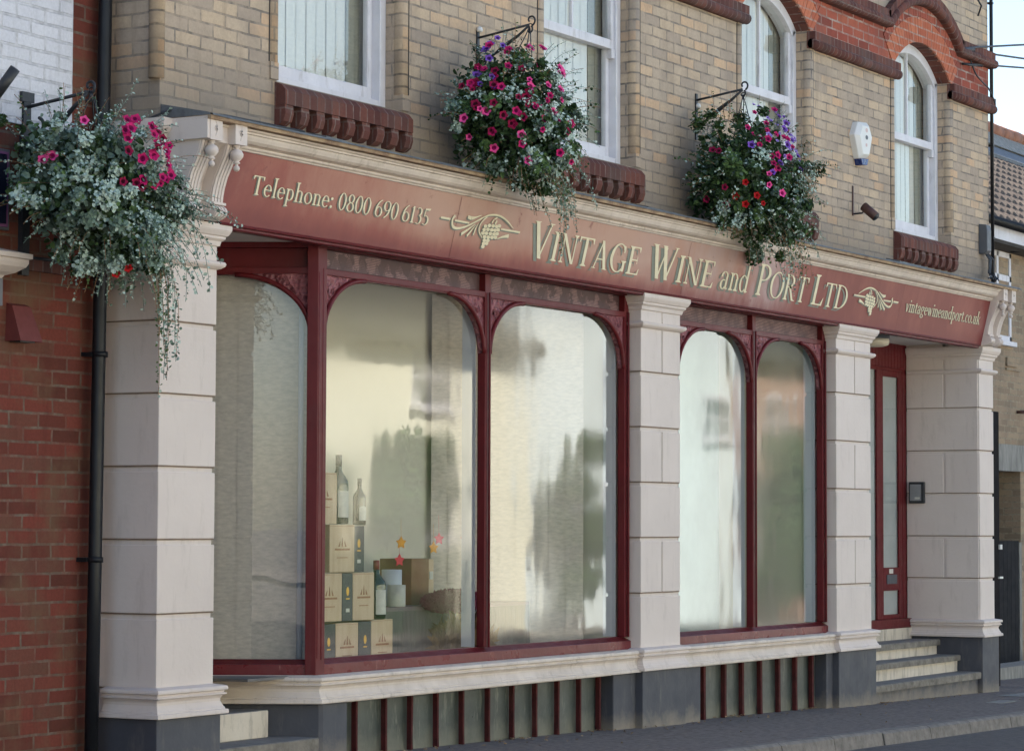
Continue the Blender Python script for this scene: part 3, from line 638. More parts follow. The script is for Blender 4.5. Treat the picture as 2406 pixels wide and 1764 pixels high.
# ------------------------------------------------------------------ shop windows
def arch_pane(x0, x1, zb, zt, rx, rz, n=12):
    """outline of glazed opening, flat head with big rounded corners"""
    return [(x0, zb), (x1, zb)]+arc(x1-rx, zt-rz, rx, rz, 0, 90, n)+arc(x0+rx, zt-rz, rx, rz, 90, 180, n)
def window(xp, name, x_left, x_right, T=None, louv=False, plain=False):
    """xp: list of (x0,x1) pane openings in local x; T maps local (x,y,z) to world"""
    T = T or (lambda x, y, z: (x, y, z))
    FY0, FY1 = .10, .17; ZTp = 3.044; rx, rz = .465, .374; D0 = .085
    def tb(mbx, x0, x1, y0, y1, z0, z1):
        p = [(x0, y0, z0), (x1, y0, z0), (x1, y1, z0), (x0, y1, z0), (x0, y0, z1), (x1, y0, z1), (x1, y1, z1), (x0, y1, z1)]
        mbx.add([T(*q) for q in p], [(0, 3, 2, 1), (4, 5, 6, 7), (0, 1, 5, 4), (1, 2, 6, 5), (2, 3, 7, 6), (3, 0, 4, 7)])
    f = S()
    f.cur = 1; tb(f, x_left, x_right, D0-.005, D0+.10, .595, .664); f.cur = 0
    # sloping inner sill
    p = [(x_left, D0, .6645), (x_right, D0, .6645), (x_right, D0+.06, .692), (x_left, D0+.06, .692)]; f.add([T(*q) for q in p], [(0, 1, 2, 3)])
    tb(f, x_left, x_right, D0+.05, D0+.10, .664, .692)
    tb(f, x_left, x_right, FY0, FY1, 3.05, 3.09)          # transom rail
    tb(f, x_left, x_right, D0, D0+.10, 3.21, 3.262)          # head
    eds = [x_left]+[e for q in xp for e in q]+[x_right]
    for i in range(0, len(eds), 2):
        tb(f, eds[i], eds[i+1], FY0-.002, FY1-.012, .692, 3.21)
        m_ = (eds[i]+eds[i+1])/2
        p0 = T(m_, FY0-.016, .692); p1 = T(m_, FY0-.016, 3.085)
        f.tube([p0, p1], .009, 8)
    fo = f.build(name, [m_red, m_redw], bld, bevel=.003)
    for (x0, x1) in xp:
        rx_ = min(rx, (x1-x0)*.48)
        # spandrels
        for sgn in (0, 1):
            if sgn: a = arc(x1-rx_, ZTp-rz, rx_, rz, 0, 90, 14); poly = [(x1+.001, ZTp-rz)]+a[0:]+[(x1-rx_, 3.051), (x1, 3.051)]; poly = a+[(x1-rx_, 3.052), (x1, 3.052)]
            else: a = arc(x0+rx_, ZTp-rz, rx_, rz, 180, 90, 14); poly = a+[(x0+rx_, 3.052), (x0, 3.052)]
            s = S(); n = len(poly)
            v = [T(x, .113, z) for x, z in poly]+[T(x, .160, z) for x, z in poly]
            s.add(v, [tuple(range(n)), tuple(range(2*n-1, n-1, -1))]+[(i, n+i, n+(i+1) % n, (i+1) % n) for i in range(n)])
            so2 = s.build('spandrel', m_carve, fo)
            rim = S(); rim.tube([T(x, .107, z) for x, z in a], .017, 8)
            rim.tube([T(x, .115, z) for x, z in [(a[0][0], ZTp-rz), (a[0][0], 3.02)]], .010, 6); rim.build('arch_rim', m_red, so2)
            # flower boss
            bx = (x1-.10) if sgn else (x0+.10); bs = S()
            for rr, yy in ((.045, .111), (.020, .105)):
                bs.add([T(bx+rr*math.cos(t), yy-(.008 if k % 2 else 0), 2.955+rr*math.sin(t)) for k, t in enumerate([j*math.pi/7 for j in range(14)])]+[T(bx, yy-.006, 2.955)], [(j, (j+1) % 14, 14) for j in range(14)])
            bs.build('rosette', m_carve, so2)
        # flat piece of the arch head
        hb = S(); tb(hb, x0+rx_, x1-rx_, .107, .160, ZTp, 3.052); hb.build('arch_head', m_red, fo)
        # transom panel
        tp = S(); tb(tp, x0-.03, x1+.03, .145, .151, 3.09, 3.21); tp.build('transom_panel', m_red if plain else (m_louv if louv else m_latt), fo)
        # pane
        pts = [(x0, .692), (x1, .692)]+arc(x1-rx_, ZTp-rz, rx_, rz, 0, 90, 10)+arc(x0+rx_, ZTp-rz, rx_, rz, 90, 180, 10)
        g = S(); g.add([T(x, .147, z) for x, z in pts], [tuple(range(len(pts)))]); g.build('pane', m_glassu if plain else m_glass, fo)
        # white inner lining of the post to the right of the pane, and of the sill
        ln = S(); tb(ln, x1-.004, x1+.0, .171, .275, .692, 3.04); ln.build('inner_lining', m_intw, fo)
    return fo
window([(13.61, 15.555), (15.63, 17.60)], 'bay_window_front', 13.527, 17.67)
window([(18.50, 19.865), (19.93, 21.30)], 'shop_window', 18.335, 21.365, louv=True)
# splayed side of the bay, running back into the porch
ux, uy = -.496, .868
def TS(x, y, z): # local x measured from far end to corner, y = depth behind the face
    d = 1.15-x
    y -= .085
    return (13.529+ux*d+uy*y, .085+uy*d+(-ux)*y, z)
window([(.06, 1.10)], 'bay_window_side', .0, 1.15, T=TS, plain=True)
# corner post
mb = S(); mb.prism([(13.512, .079), (13.608, .079), (13.608, .135), (13.567, .160), (13.479, .137)], .595, 3.262, 'z'); mb.tube([(13.527, .085, .70), (13.527, .085, 3.06)], .010, 8)
mb.build('corner_post', m_red, bld, bevel=.003)

# stall moulding and stall riser
mb = S(); BM = [(o, z-.008) for o, z in BASE]
mb.sweep([(13.475+ux*1.15, .045+uy*1.15), (13.475, .045), (17.676, .045)], BM); mb.sweep([(18.33, .045), (21.369, .045)], BM)
mb.build('stall_moulding', m_creamc, bld, bevel=.002)
zb = -.2
MB().prism([(13.475+ux*1.15, .055+uy*1.15), (13.475, .03), (13.505, .018), (13.77, .018), (13.77, .5), (13.6, 1.2)], zb, .433, 'z').build('stall_riser', m_navy, bld, bevel=.008)
for (xa, xb) in ((17.29, 17.66), (18.345, 18.74), (21.20, 21.35)): MB().box(xa, xb, .026, .5, zb, .433).build('stall_riser', m_navy, bld, bevel=.008)
MB().box(13.52, 17.7, .046, .13, .425, .60).build('sill_backing', m_creamc, bld); MB().box(18.33, 21.37, .046, .13, .425, .60).build('sill_backing', m_creamc, bld)
def grille(x0, x1, bars, gy=.135):
    fr = MB(); fr.box(x0, x1, gy, gy+.02, zb, .437); fo = fr.build('cellar_light', m_cell, bld)
    fs = MB(); fs.box(x0-.02, x1+.02, gy-.03, gy+.01, .42, .438); fs.build('frame_head', m_red, fo)
    for x in bars:
        b = MB(); w_ = .012 if len(bars) > 8 else .020
        jj = random.uniform(-.004, .004)
        b.prism([(x-w_, .425), (x+w_, .425), (x+w_*.9+jj, .15), (x+w_*1.15+jj, gz(x)+.0), (x-w_*.8+jj, gz(x)), (x-w_*.9+jj, .15)], gy-.045, gy-.008); b.build('bar', m_bar, fo, bevel=.004)
grille(13.74, 17.32, [13.99, 14.33, 14.64, 14.955, 15.28, 15.62, 15.95, 16.27, 16.59, 16.91, 17.21])
grille(18.70, 21.24, [18.79, 18.871+.22, 19.40, 19.74, 20.09, 20.45, 20.80, 21.10] if False else [18.78, 18.95, 19.33, 19.66, 20.01, 20.37, 20.72, 21.06])

# ------------------------------------------------------------------ right entrance
X0, X1 = 22.146, 24.935
st = MB()
def stepb(o, y, zt, th, x0, x1, depth, zlow):
    o.box(x0, x1, y, y+depth, zt-th, zt)
for (y, zt, zl, th) in ((-.02, .109, -.2, .062), (.19, .27, .10, .055), (.402, .418, .26, .06)):
    t_ = MB(); n = 9
    v = []
    for i in range(n+1):
        x = X0+.03+(X1-.035-X0-.03)*i/n; jy = random.uniform(-.006, .006); jz = random.uniform(-.003, .003)
        v += [(x, y+jy, zt-th), (x, y+jy*.5, zt-.01+jz), (x, y+.012, zt+jz), (x, .75, zt+jz)]
    t_.cur = 0; f = []; mi = []
    for i in range(n):
        for k in range(3): f.append((i*4+k, (i+1)*4+k, (i+1)*4+k+1, i*4+k+1))
        f.append((i*4, i*4+3, (i+1)*4+3, (i+1)*4))
    t_.add(v, f); t_.mi = [(1 if j % 4 in (0, 1) else 0) for j in range(len(f))]
    so3 = t_.build('entrance_step', [m_stone, m_stonew], bld)
    rb = MB(); rb.box(X0+.03, X1-.04, y+.035, .74, zl, zt-th-.001); rb.build('riser', m_navy if zt < .2 else m_creamr, so3)
MB().box(X0, X1-.03, .70, .76, .40, .525).build('threshold_riser', m_creamr, bld)
dz = .755
dr = S(); dr.box(22.2, 24.93, dz-.05, dz+.03, .525, .615); dr.box(24.166, 24.26, dz, dz+.02, .615, 3.02); dr.box(24.83, 24.93, dz, dz+.02, .615, 3.02)
dr.box(22.2, 22.35, dz-.01, dz+.05, .615, 3.02); dr.box(22.2, 24.93, dz+.002, dz+.05, 2.995, 3.03)
dro = dr.build('door_frame', m_red, bld, bevel=.004)
d = S(); d.box(24.263, 24.33, dz+.003, dz+.02, .615, 2.995); d.box(24.735, 24.827, dz+.003, dz+.02, .615, 2.995); d.box(24.33, 24.735, dz+.003, dz+.02, .89, 1.114); d.box(24.33, 24.735, dz+.003, dz+.02, .615, .66); d.box(24.33, 24.735, dz+.003, dz+.02, 2.94, 2.995)
do = d.build('front_door', m_red, bld, bevel=.003)
S().box(24.40, 24.66, dz-.004, dz+.002, .955, 1.045).build('letter_plate', m_grey, do)
S().box(24.46, 24.56, dz-.003, dz+.001, 1.055, 1.10).build('notice', m_label, do)
for z0, z1 in ((1.114, 2.94), (.66, .89)):
    S().quad((24.33, dz+.016, z0), (24.735, dz+.016, z0), (24.735, dz+.016, z1), (24.33, dz+.016, z1)).build('pane', m_glassu, do)
m_frost = paint('frosted_film', (.52, .52, .50), (.37, .37, .355), .6, 1, .05)
S().quad((24.28, dz+.03, .62), (24.78, dz+.03, .62), (24.78, dz+.03, 2.97), (24.28, dz+.03, 2.97)).build('frosted_film', m_frost, do)
S().quad((22.35, dz+.012, .615), (24.17, dz+.012, .615), (24.17, dz+.012, 2.995), (22.35, dz+.012, 2.995)).build('side_light', m_glassu, bld)
S().quad((22.35, dz+.03, .615), (24.17, dz+.03, .615), (24.17, dz+.03, 2.995), (22.35, dz+.03, 2.995)).build('side_light_film', m_frost, bld)
tg = S()
for k in range(34):
    x = 22.2+.0803*k; tg.box(x+.003, x+.0773, dz-.005, dz+.02, 3.03, 3.262)
tg.build('boarded_panel', m_red, bld)
# masonry return wall of the recess: coursed like the pilasters
rw = S(); xw = 24.935
rw.box(xw-.001, xw+.1, .02, .75, .44, 3.24)
zs = [3.262]+JZ+[.44]
for k in range(len(zs)-1):
    zt = zs[k] if k == 0 else zs[k]-.034; zb2 = zs[k+1]
    if k % 2 == 0: rw.box(xw-.012, xw+.02, .013, .345, zb2, zt); rw.box(xw-.012, xw+.02, .372, .75, zb2, zt)
    else: rw.box(xw-.012, xw+.02, .013, .75, zb2, zt)
rwo = rw.build('return_wall', m_cream, bld, bevel=.003)
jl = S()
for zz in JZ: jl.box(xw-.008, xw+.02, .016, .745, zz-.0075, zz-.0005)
jl.build('dark_joint', m_joint, rwo)
MB().box(xw-.03, xw+.1, .0, .75, -.2, .44).build('return_plinth', m_navy, bld)
# ------------------------------------------------------------------ left entrance (porch)
for (y, zt, x1) in ((-.03, .237, 13.392), (.245, .40, 13.26), (.52, .55, 13.10)):
    a_ = MB(); a_.box(12.30, x1, y, 1.6, zt-.16, zt); a_.cur = 0
    ao = a_.build('entrance_step', m_stonew if y < 0 else m_creamr, bld, bevel=.006)
    MB().box(12.30, x1-.002, y+.004, 1.6, zt, zt+.003).build('tread', m_stone, ao)
S().box(12.3, 13.0, 1.35, 1.4, .5, 3.27).build('porch_door', m_red, bld)
S().box(12.345, 12.37, .45, 1.4, -.1, 3.262).build('porch_wall', m_cream, bld)

# ------------------------------------------------------------------ interior of the windows
MB().box(12.95, 17.66, .18, 1.9, .585, .60).build('display_floor', m_floor, bld)
MB().box(18.33, 21.37, .18, 1.9, .585, .60).build('display_floor', m_floor, bld)
S().box(13.9, 17.66, 1.30, 1.33, .60, 3.26).build('display_back', m_int, bld)
S().box(18.33, 21.37, 1.10, 1.13, .60, 3.26).build('display_back', paint('grey_green_wall', (.36, .47, .43), None, .8), bld)
S().box(17.612, 17.66, .18, 1.9, .6, 3.26).build('display_cheek', m_int, bld); S().box(18.34, 18.36, .2, 1.9, .6, 3.26).build('display_cheek', m_int, bld); S().box(21.345, 21.37, .2, 1.9, .6, 3.26).build('display_cheek', m_int, bld)
S().box(12.9, 21.4, .19, 1.9, 3.245, 3.258).build('display_ceiling', m_soff, bld)
# vertical blinds: across the splayed side and at the right of the front
def blinds(name, p0, p1, n, z0, z1, m=m_blind):
    mb = S(); p0, p1 = Vector(p0), Vector(p1); d = (p1-p0)/n; nn = Vector((-d.y, d.x)).normalized()
    for k in range(n):
        a_ = p0+d*k; b2 = p0+d*(k+1.08); o1 = nn*random.uniform(.0, .002); o2 = nn*random.uniform(.003, .006)
        mb.quad((a_.x+o1.x, a_.y+o1.y, z0), (b2.x+o2.x, b2.y+o2.y, z0), (b2.x+o2.x, b2.y+o2.y, z1), (a_.x+o1.x, a_.y+o1.y, z1))
    return mb.build(name, m, bld)
blinds('blind', (13.06, 1.22), (13.655, .19), 10, .64, 3.2)
blinds('blind', (16.75, 1.25), (17.5, .40), 9, .62, 3.2)
mb = S(); mb.tube([(13.60, .26, .62), (13.60, .26, 3.2)], .018, 8); mb.build('blind_pole', m_intw, bld)

# ================================================================== SHOP SIGN
sg = thing('shop_sign', 'long faded red fascia signboard lettered with the wine shop name and telephone number', 'sign', (18.5, -.1, 3.45))
ZB0, ZB1 = 3.243, 3.652
def sp_pt(x, z, e=0): 
    y = -.06-.10*(z-ZB0)/(ZB1-ZB0)-e
    return (x, y, z)
b = S(); nx = 40; v = []; f = []
for i in range(nx+1):
    x = 12.235+(24.885-12.235)*i/nx
    v += [sp_pt(x, ZB0), sp_pt(x, ZB1)]
for i in range(nx): f.append((2*i, 2*i+2, 2*i+3, 2*i+1))
b.add(v, f); b.quad((12.235, -.06, ZB0), (12.235, -.16, ZB1), (12.235, .0, ZB1), (12.235, .0, ZB0)); b.quad((24.885, -.06, ZB0), (24.885, -.16, ZB1), (24.885, .0, ZB1), (24.885, .0, ZB0)); b.quad((12.235, -.06, ZB0), (24.885, -.06, ZB0), (24.885, .0, ZB0), (12.235, 0, ZB0))
b.build('board', m_sign, sg)
t_ = S(); t_.sweep([(12.30, 0), (24.80, 0)], [(.0, 3.205), (.045, 3.207), (.052, 3.213), (.052, 3.224), (.070, 3.228), (.073, 3.236), (.068, 3.243), (.0, 3.243)]); t_.build('bottom_trim', m_red, sg)
j = S()
for x in (14.81, 22.58, 18.2): j.box(x-.0025, x+.0025, -.11, -.061, ZB0+.002, ZB0+.003) ; j.add([sp_pt(x-.002, ZB0+.005, .002), sp_pt(x+.002, ZB0+.005, .002), sp_pt(x+.002, ZB1-.01, .002), sp_pt(x-.002, ZB1-.01, .002)], [(0, 1, 2, 3)])
j.build('board_joint', m_red, sg)

# ---- lettering: broad-nib roman letters built from strokes (cap height 1)
TH, TN, SE = .118, .040, .07
def st(x, y0, y1, w=TH, bs=True, ts=True, s=SE):
    out = [[(x-w/2, y0), (x+w/2, y0), (x+w/2, y1), (x-w/2, y1)]]
    for on, y, d in ((bs, y0, 1), (ts, y1, -1)):
        if on: out.append([(x-w/2-s, y), (x+w/2+s, y), (x+w/2+s, y+.025*d), (x+w/2, y+.075*d), (x-w/2, y+.075*d), (x-w/2-s, y+.025*d)])
    return out
def dg(x0, y0, x1, y1, w): return [[(x0-w/2, y0), (x0+w/2, y0), (x1+w/2, y1), (x1-w/2, y1)]]
def rg(cx, cy_, rx, ry, tk=TH, tn=TN, a0=0, a1=360, tilt=.0, n=30):
    out = []; 
    for i in range(n):
        A, B = R(a0+(a1-a0)*i/n), R(a0+(a1-a0)*(i+1)/n)
        def o(t): return (cx+rx*math.cos(t), cy_+ry*math.sin(t))
        def q(t): return (cx+(rx-tk)*math.cos(t+tilt), cy_+(ry-tn)*math.sin(t))
        out.append([o(A), o(B), q(B), q(A)])
    return out
def rc(x0, y0, x1, y1): return [[(x0, y0), (x1, y0), (x1, y1), (x0, y1)]]
def dt(cx, cy_, r): return [[(cx+r*math.cos(t), cy_+r*math.sin(t)) for t in [k*math.pi/6 for k in range(12)]]]
def sf(x, y, w=.12, h=.03): return [[(x-w, y), (x+w, y), (x+w*.5, y-h), (x-w*.5, y-h)]]
X = .62
def glyph(c):
    if c == 'T': return st(.33, 0, 1, ts=False)+rc(0, .95, .66, 1)+[[(0, .80), (.03, .80), (.08, .96), (0, .99)], [(.66, .80), (.63, .80), (.58, .96), (.66, .99)]], .68
    if c == 'V': return dg(.12, 1, .38, 0, TH)+dg(.36, 0, .62, 1, TN*1.2)+sf(.12, 1)+sf(.62, 1, .10), .70
    if c == 'I': return st(.16, 0, 1), .32
    if c == 'N': return st(.13, 0, 1, TN*1.2, ts=False)+dg(.10, 1, .62, 0, TH)+st(.64, .0, 1, TN*1.2, bs=False)+sf(.05, 1, .09), .76
    if c == 'A': return dg(.10, 0, .36, 1, TN*1.2)+dg(.60, 0, .35, 1, TH)+rc(.17, .32, .55, .365)+[[(0, 0), (.22, 0), (.14, .035), (.06, .035)], [(.46, 0), (.74, 0), (.66, .035), (.54, .035)]], .74
    if c == 'G': return rg(.40, .5, .38, .52, TH, TN, 48, 312, n=34)+st(.66, .04, .42, TH*.9, bs=False)+rc(.60, .70, .63, .95)+[[(.56, .84), (.66, .70), (.66, .96), (.62, .90)]], .80
    if c == 'E': return st(.15, 0, 1)+rc(.15, .955, .54, 1)+rc(.15, .50, .44, .545)+rc(.15, 0, .58, .045)+[[(.54, 1), (.54, .80), (.51, .84), (.47, .96)], [(.58, .0), (.60, .24), (.56, .18), (.50, .04)], [(.44, .40), (.46, .40), (.46, .65), (.44, .65)]], .62
    if c == 'W': return dg(.10, 1, .32, 0, TH)+dg(.31, 0, .50, .95, TN*1.2)+dg(.42, 1, .64, 0, TH)+dg(.63, 0, .86, 1, TN*1.2)+sf(.10, 1)+sf(.42, 1, .10)+sf(.86, 1, .09), .95
    if c == 'P': return st(.15, 0, 1)+rg(.26, .735, .34, .265, TH, TN, -90, 90)+rc(.15, .955, .28, 1)+rc(.15, .47, .28, .515), .63
    if c == 'O': return rg(.42, .5, .41, .52, TH, TN, tilt=.0, n=40), .84
    if c == 'R': return st(.15, 0, 1)+rg(.26, .745, .32, .255, TH, TN, -90, 90)+rc(.15, .955, .28, 1)+rc(.15, .49, .34, .535)+dg(.62, 0, .34, .51, TH)+[[(.54, 0), (.78, 0), (.72, .035), (.54, .04)]], .76
    if c == 'L': return st(.15, 0, 1)+rc(.15, 0, .56, .045)+[[(.56, .0), (.60, .28), (.55, .2), (.48, .04)]], .60
    if c == 'D': return st(.15, 0, 1)+rg(.26, .5, .52, .5, TH, TN, -90, 90)+rc(.15, .955, .28, 1)+rc(.15, .0, .28, .045), .80
    w = TH*.88
    if c == 'o': return rg(.27, X/2, .26, X/2+.012, w, TN), .54
    if c == 'e': return rg(.25, X/2, .24, X/2+.012, w, TN, 0, 318)+rc(.05, X*.52, .49, X*.52+.045), .49
    if c == 'c': return rg(.25, X/2, .24, X/2+.012, w, TN, 52, 315)+dt(.38, X*.80, .05), .46
    if c == 'a': return st(.36, .04, .45, w, bs=False, ts=False)+rg(.22, .44, .205, .19, w*.9, TN, 0, 165)+rg(.20, .17, .18, .18, w, TN, 60, 330)+rg(.40, .10, .10, .10, .045, TN, 200, 330)+dt(.07, .47, .05), .50
    if c == 'n': return st(.13, 0, X, w)+rg(.28, X-.21, .21, .22, w, TN, 0, 150)+st(.425, 0, X-.20, w, ts=False), .56
    if c == 'h': return st(.13, 0, 1.05, w)+rg(.28, X-.21, .21, .22, w, TN, 0, 150)+st(.425, 0, X-.20, w, ts=False), .56
    if c == 'd': return st(.44, .0, 1.05, w, bs=False)+rg(.24, X/2, .23, X/2, w, TN, 40, 320)+[[(.44, 0), (.56, .03), (.56, .06), (.44, .06)]], .57
    if c == 'p': return st(.13, -.32, X, w)+rg(.28, X/2, .235, X/2, w, TN, -140, 140), .55
    if c == 'l': return st(.14, 0, 1.05, w), .28
    if c == 'i': return st(.14, 0, X, w)+dt(.14, .87, .075), .28
    if c == 'k': return st(.13, 0, 1.05, w)+dg(.19, X*.42, .46, X, TN*1.2)+dg(.50, 0, .24, X*.58, w)+sf(.46, X, .09)+[[(.40, 0), (.62, 0), (.58, .03), (.42, .03)]], .56
    if c == 'r': return st(.13, 0, X, w)+rg(.27, X-.12, .13, .12, .10, TN, 40, 160)+dt(.36, X-.07, .058), .41
    if c == 't': return st(.15, .06, X+.16, w, bs=False, ts=False)+rc(.0, X-.045, .32, X)+rg(.25, .12, .17, .13, w, TN, 180, 310), .35
    if c == 'u': return st(.13, .18, X, w, bs=False)+st(.44, 0, X, w)+rg(.27, .20, .205, .21, w, TN, 180, 330), .58
    if c == 'v': return dg(.10, X, .27, 0, w)+dg(.26, 0, .42, X, TN*1.2)+sf(.10, X, .1)+sf(.42, X, .08), .48
    if c == 'w': return dg(.10, X, .25, 0, w)+dg(.24, 0, .38, X, TN*1.2)+dg(.34, X, .50, 0, w)+dg(.49, 0, .65, X, TN*1.2)+sf(.10, X, .1)+sf(.34, X, .07)+sf(.65, X, .08), .72
    if c == 'g': return rg(.23, X-.19, .19, .19, w*.85, TN)+rg(.24, -.12, .235, .15, w*.8, TN)+rg(.20, .13, .13, .09, w*.7, TN, 90, 260)+[[(.38, X-.06), (.52, X-.03), (.52, X-.08), (.40, X-.10)]], .51
    if c == ':': return dt(.12, .08, .08)+dt(.12, X-.10, .08), .28
    if c == '.': return dt(.10, .075, .075), .22
    if c == '0': return rg(.26, .47, .25, .49, w, TN), .53
    if c == '8': return rg(.26, .24, .25, .26, w, TN)+rg(.26, .71, .21, .24, w*.9, TN), .53
    if c == '6': return rg(.27, .28, .25, .29, w, TN)+rg(.53, .28, .51, .72, w, TN, 105, 180, n=14), .53
    if c == '9': return rg(.26, .67, .25, .29, w, TN)+rg(.0, .67, .51, .72, w, TN, -75, 0, n=14), .53
    if c == '1': return st(.20, 0, .95, w, ts=False)+[[(.04, .80), (.20, .95), (.24, .95), (.20, .86)]], .38
    if c == '3': return rg(.20, .24, .25, .26, w, TN, -130, 95)+rg(.20, .70, .22, .24, w, TN, -80, 140), .48
    if c == '5': return rg(.20, .27, .26, .28, w, TN, -130, 115)+[[(.08, .46), (.13, .46), (.18, .88), (.12, .94)], [(.12, .84), (.44, .86), (.50, .98), (.12, .94)]], .50
    return [], .24
def words(text, x0, x1, zb, cap, name, small=None, sh=(-.012, -.010)):
    """text laid on the board between x0 and x1; lower-case letters marked by small give small capitals"""
    items = []; cur = 0
    for ch in text:
        k = 1.0
        if small and ch.islower(): k = small; ch2 = ch.upper()
        else: ch2 = ch
        if ch == ' ': cur += .26; continue
        g, a = glyph(ch2); items.append((g, cur, k)); cur += (a+.035)*k
    sx = (x1-x0)/(cur-.035)
    for nm, mt, dx, dz_, e0 in ((name+'_shadow', m_shadow, sh[0], sh[1], .0025), (name, m_gold, 0, 0, .006)):
        mb = S(); q = 0
        for g, off, k in items:
            for poly in g:
                q += 1; e = e0+.00008*(q % 20)
                mb.add([sp_pt(x0+(off+px*k)*sx+dx, zb+py*k*cap+dz_, e) for px, py in poly], [tuple(range(len(poly)))])
        o = mb.build(nm, mt, sg)
    return o
words('Telephone: 0800 690 6135', 12.53, 14.47, 3.425, .108, 'telephone_lettering', sh=(-.010, -.006))
words('Vintage', 15.80, 17.44, 3.338, .245, 'name_lettering', small=.81, sh=(-.040, -.020))
words('Wine', 17.60, 18.70, 3.338, .245, 'name_lettering', small=.81, sh=(-.040, -.020))
words('and', 18.82, 19.34, 3.345, .215, 'name_lettering', sh=(-.036, -.018))
words('Port', 19.49, 20.49, 3.345, .245, 'name_lettering', small=.83, sh=(-.040, -.020))
words('Ltd', 20.60, 21.35, 3.345, .245, 'name_lettering', small=.80, sh=(-.040, -.020))
words('vintagewineandport.co.uk', 22.70, 24.64, 3.420, .112, 'web_lettering', sh=(-.005, -.003))

def emblem(xa, xb, z0, flip):
    W_ = 1740.0
    def cv(x, y):
        u = (x-130)/W_
        if flip: u = 1-u
        return xa+u*(xb-xa), z0-(y-410-.19*(x-130))/3427
    def stroke(pts, ws):
        out = []; P = [Vector(cv(*p)) for p in pts]
        # smooth by catmull-rom
        Q = []; Wd = []
        n = len(P)
        for i in range(n-1):
            a_, b2, c2, d2 = P[max(i-1, 0)], P[i], P[i+1], P[min(i+2, n-1)]
            for k in range(6):
                t = k/6; Q.append(.5*((2*b2)+(-a_+c2)*t+(2*a_-5*b2+4*c2-d2)*t*t+(-a_+3*b2-3*c2+d2)*t**3)); Wd.append(ws[i]+(ws[i+1]-ws[i])*t)
        Q.append(P[-1]); Wd.append(ws[-1])
        for i in range(len(Q)-1):
            d = (Q[i+1]-Q[i]); 
            if d.length < 1e-6: continue
            d0 = (Q[i+1]-Q[max(i-1, 0)]).normalized(); d1 = (Q[min(i+2, len(Q)-1)]-Q[i]).normalized()
            n0 = Vector((-d0.y, d0.x))*Wd[i]/2; n1 = Vector((-d1.y, d1.x))*Wd[i+1]/2
            out.append([tuple(Q[i]-n0), tuple(Q[i+1]-n1), tuple(Q[i+1]+n1), tuple(Q[i]+n0)])
        return out
    P = []
    P += stroke([(130, 410), (330, 448)], [.013, .013]); P += stroke([(430, 475), (730, 535)], [.012, .010]); P += stroke([(1430, 672), (1860, 750)], [.012, .012])
    P += stroke([(410, 370), (375, 450), (385, 560), (430, 630), (540, 650), (700, 600), (880, 490), (1080, 370), (1250, 352), (1400, 400), (1550, 510), (1700, 660)], [.020, .018, .018, .018, .015, .012, .011, .011, .012, .012, .011, .004])
    P += stroke([(1085, 400), (1000, 490), (958, 620), (985, 740), (1070, 870)], [.006, .010, .012, .012, .007])
    P += stroke([(960, 360), (850, 405), (760, 425), (680, 395)], [.003, .010, .024, .020])
    P += stroke([(860, 560), (740, 670), (610, 780)], [.003, .014, .020]); P += stroke([(880, 570), (810, 700), (735, 820)], [.003, .013, .018]); P += stroke([(930, 530), (885, 660), (870, 800)], [.003, .012, .014])
    P += stroke([(1395, 895), (1500, 850), (1630, 830)], [.003, .014, .026])
    P += stroke([(1300, 410), (1240, 460), (1210, 530)], [.008, .012, .016]); P += stroke([(1310, 480), (1280, 560)], [.014, .022])
    for (x, y) in [(1085, 605), (1165, 590), (1245, 600), (1325, 615), (1380, 600), (1070, 685), (1150, 680), (1230, 690), (1310, 700), (1375, 690), (1065, 760), (1140, 765), (1225, 775), (1305, 785), (1370, 780), (1115, 845), (1195, 855), (1275, 860), (1350, 860), (1125, 925), (1200, 930), (1120, 1000), (1185, 995), (1120, 1065)]:
        c = cv(x, y); P.append([(c[0]+.0235*math.cos(t), c[1]+.0118*math.sin(t)) for t in [k*math.pi/6 for k in range(12)]])
    for nm, mt, dx, dz_, e0 in (('emblem_shadow', m_shadow, -.010, -.008, .0025), ('grape_emblem', m_gold, 0, 0, .006)):
        mb = S()
        for q, poly in enumerate(P): mb.add([sp_pt(px+dx, pz+dz_, e0+.0001*(q % 20)) for px, pz in poly], [tuple(range(len(poly)))])
        mb.build(nm, mt, sg)
emblem(14.604, 15.635, 3.490, False); emblem(21.47, 22.505, 3.485, True)

# ================================================================== FIXTURES ON THE SHOP FRONT
def W(mb_fn, name, m, parent, **k):
    b = S(); mb_fn(b); return b.build(name, m, parent, **k)
a = thing('alarm_box', 'white six-sided burglar alarm box with a blue lens high on the yellow brick wall', 'alarm box', (21.93, WY, 4.86))
hexo = [(21.75, 4.90), (21.83, 5.02), (22.03, 5.035), (22.12, 4.905), (22.035, 4.72), (21.85, 4.70)]
hexi = [(21.80, 4.895), (21.855, 4.985), (22.005, 4.995), (22.075, 4.905), (22.01, 4.75), (21.87, 4.74)]
b = S(); v = [(x, WY, z) for x, z in hexo]+[(x, WY-.05, z) for x, z in hexo]+[(x, WY-.085, z) for x, z in hexi]; f = [(12, 13, 14, 15, 16, 17)]
for i in range(6):
    j = (i+1) % 6; f += [(i, j, 6+j, 6+i), (6+i, 6+j, 12+j, 12+i)]
b.add(v, f).build('case', m_plast, a, bevel=.006)
S().prism([(21.855, 4.70), (22.03, 4.715), (22.00, 4.655), (21.885, 4.645)], WY-.07, WY, 'y').build('lens', m_blue, a, bevel=.004)
lg = S()
for (cx_, cz_, r_) in ((21.945, 4.955, .028), (21.94, 4.825, .022)): lg.add([(cx_+r_*math.cos(t), WY-.0865, cz_+r_*.7*math.sin(t)) for t in [k*math.pi/8 for k in range(16)]], [tuple(range(16))])
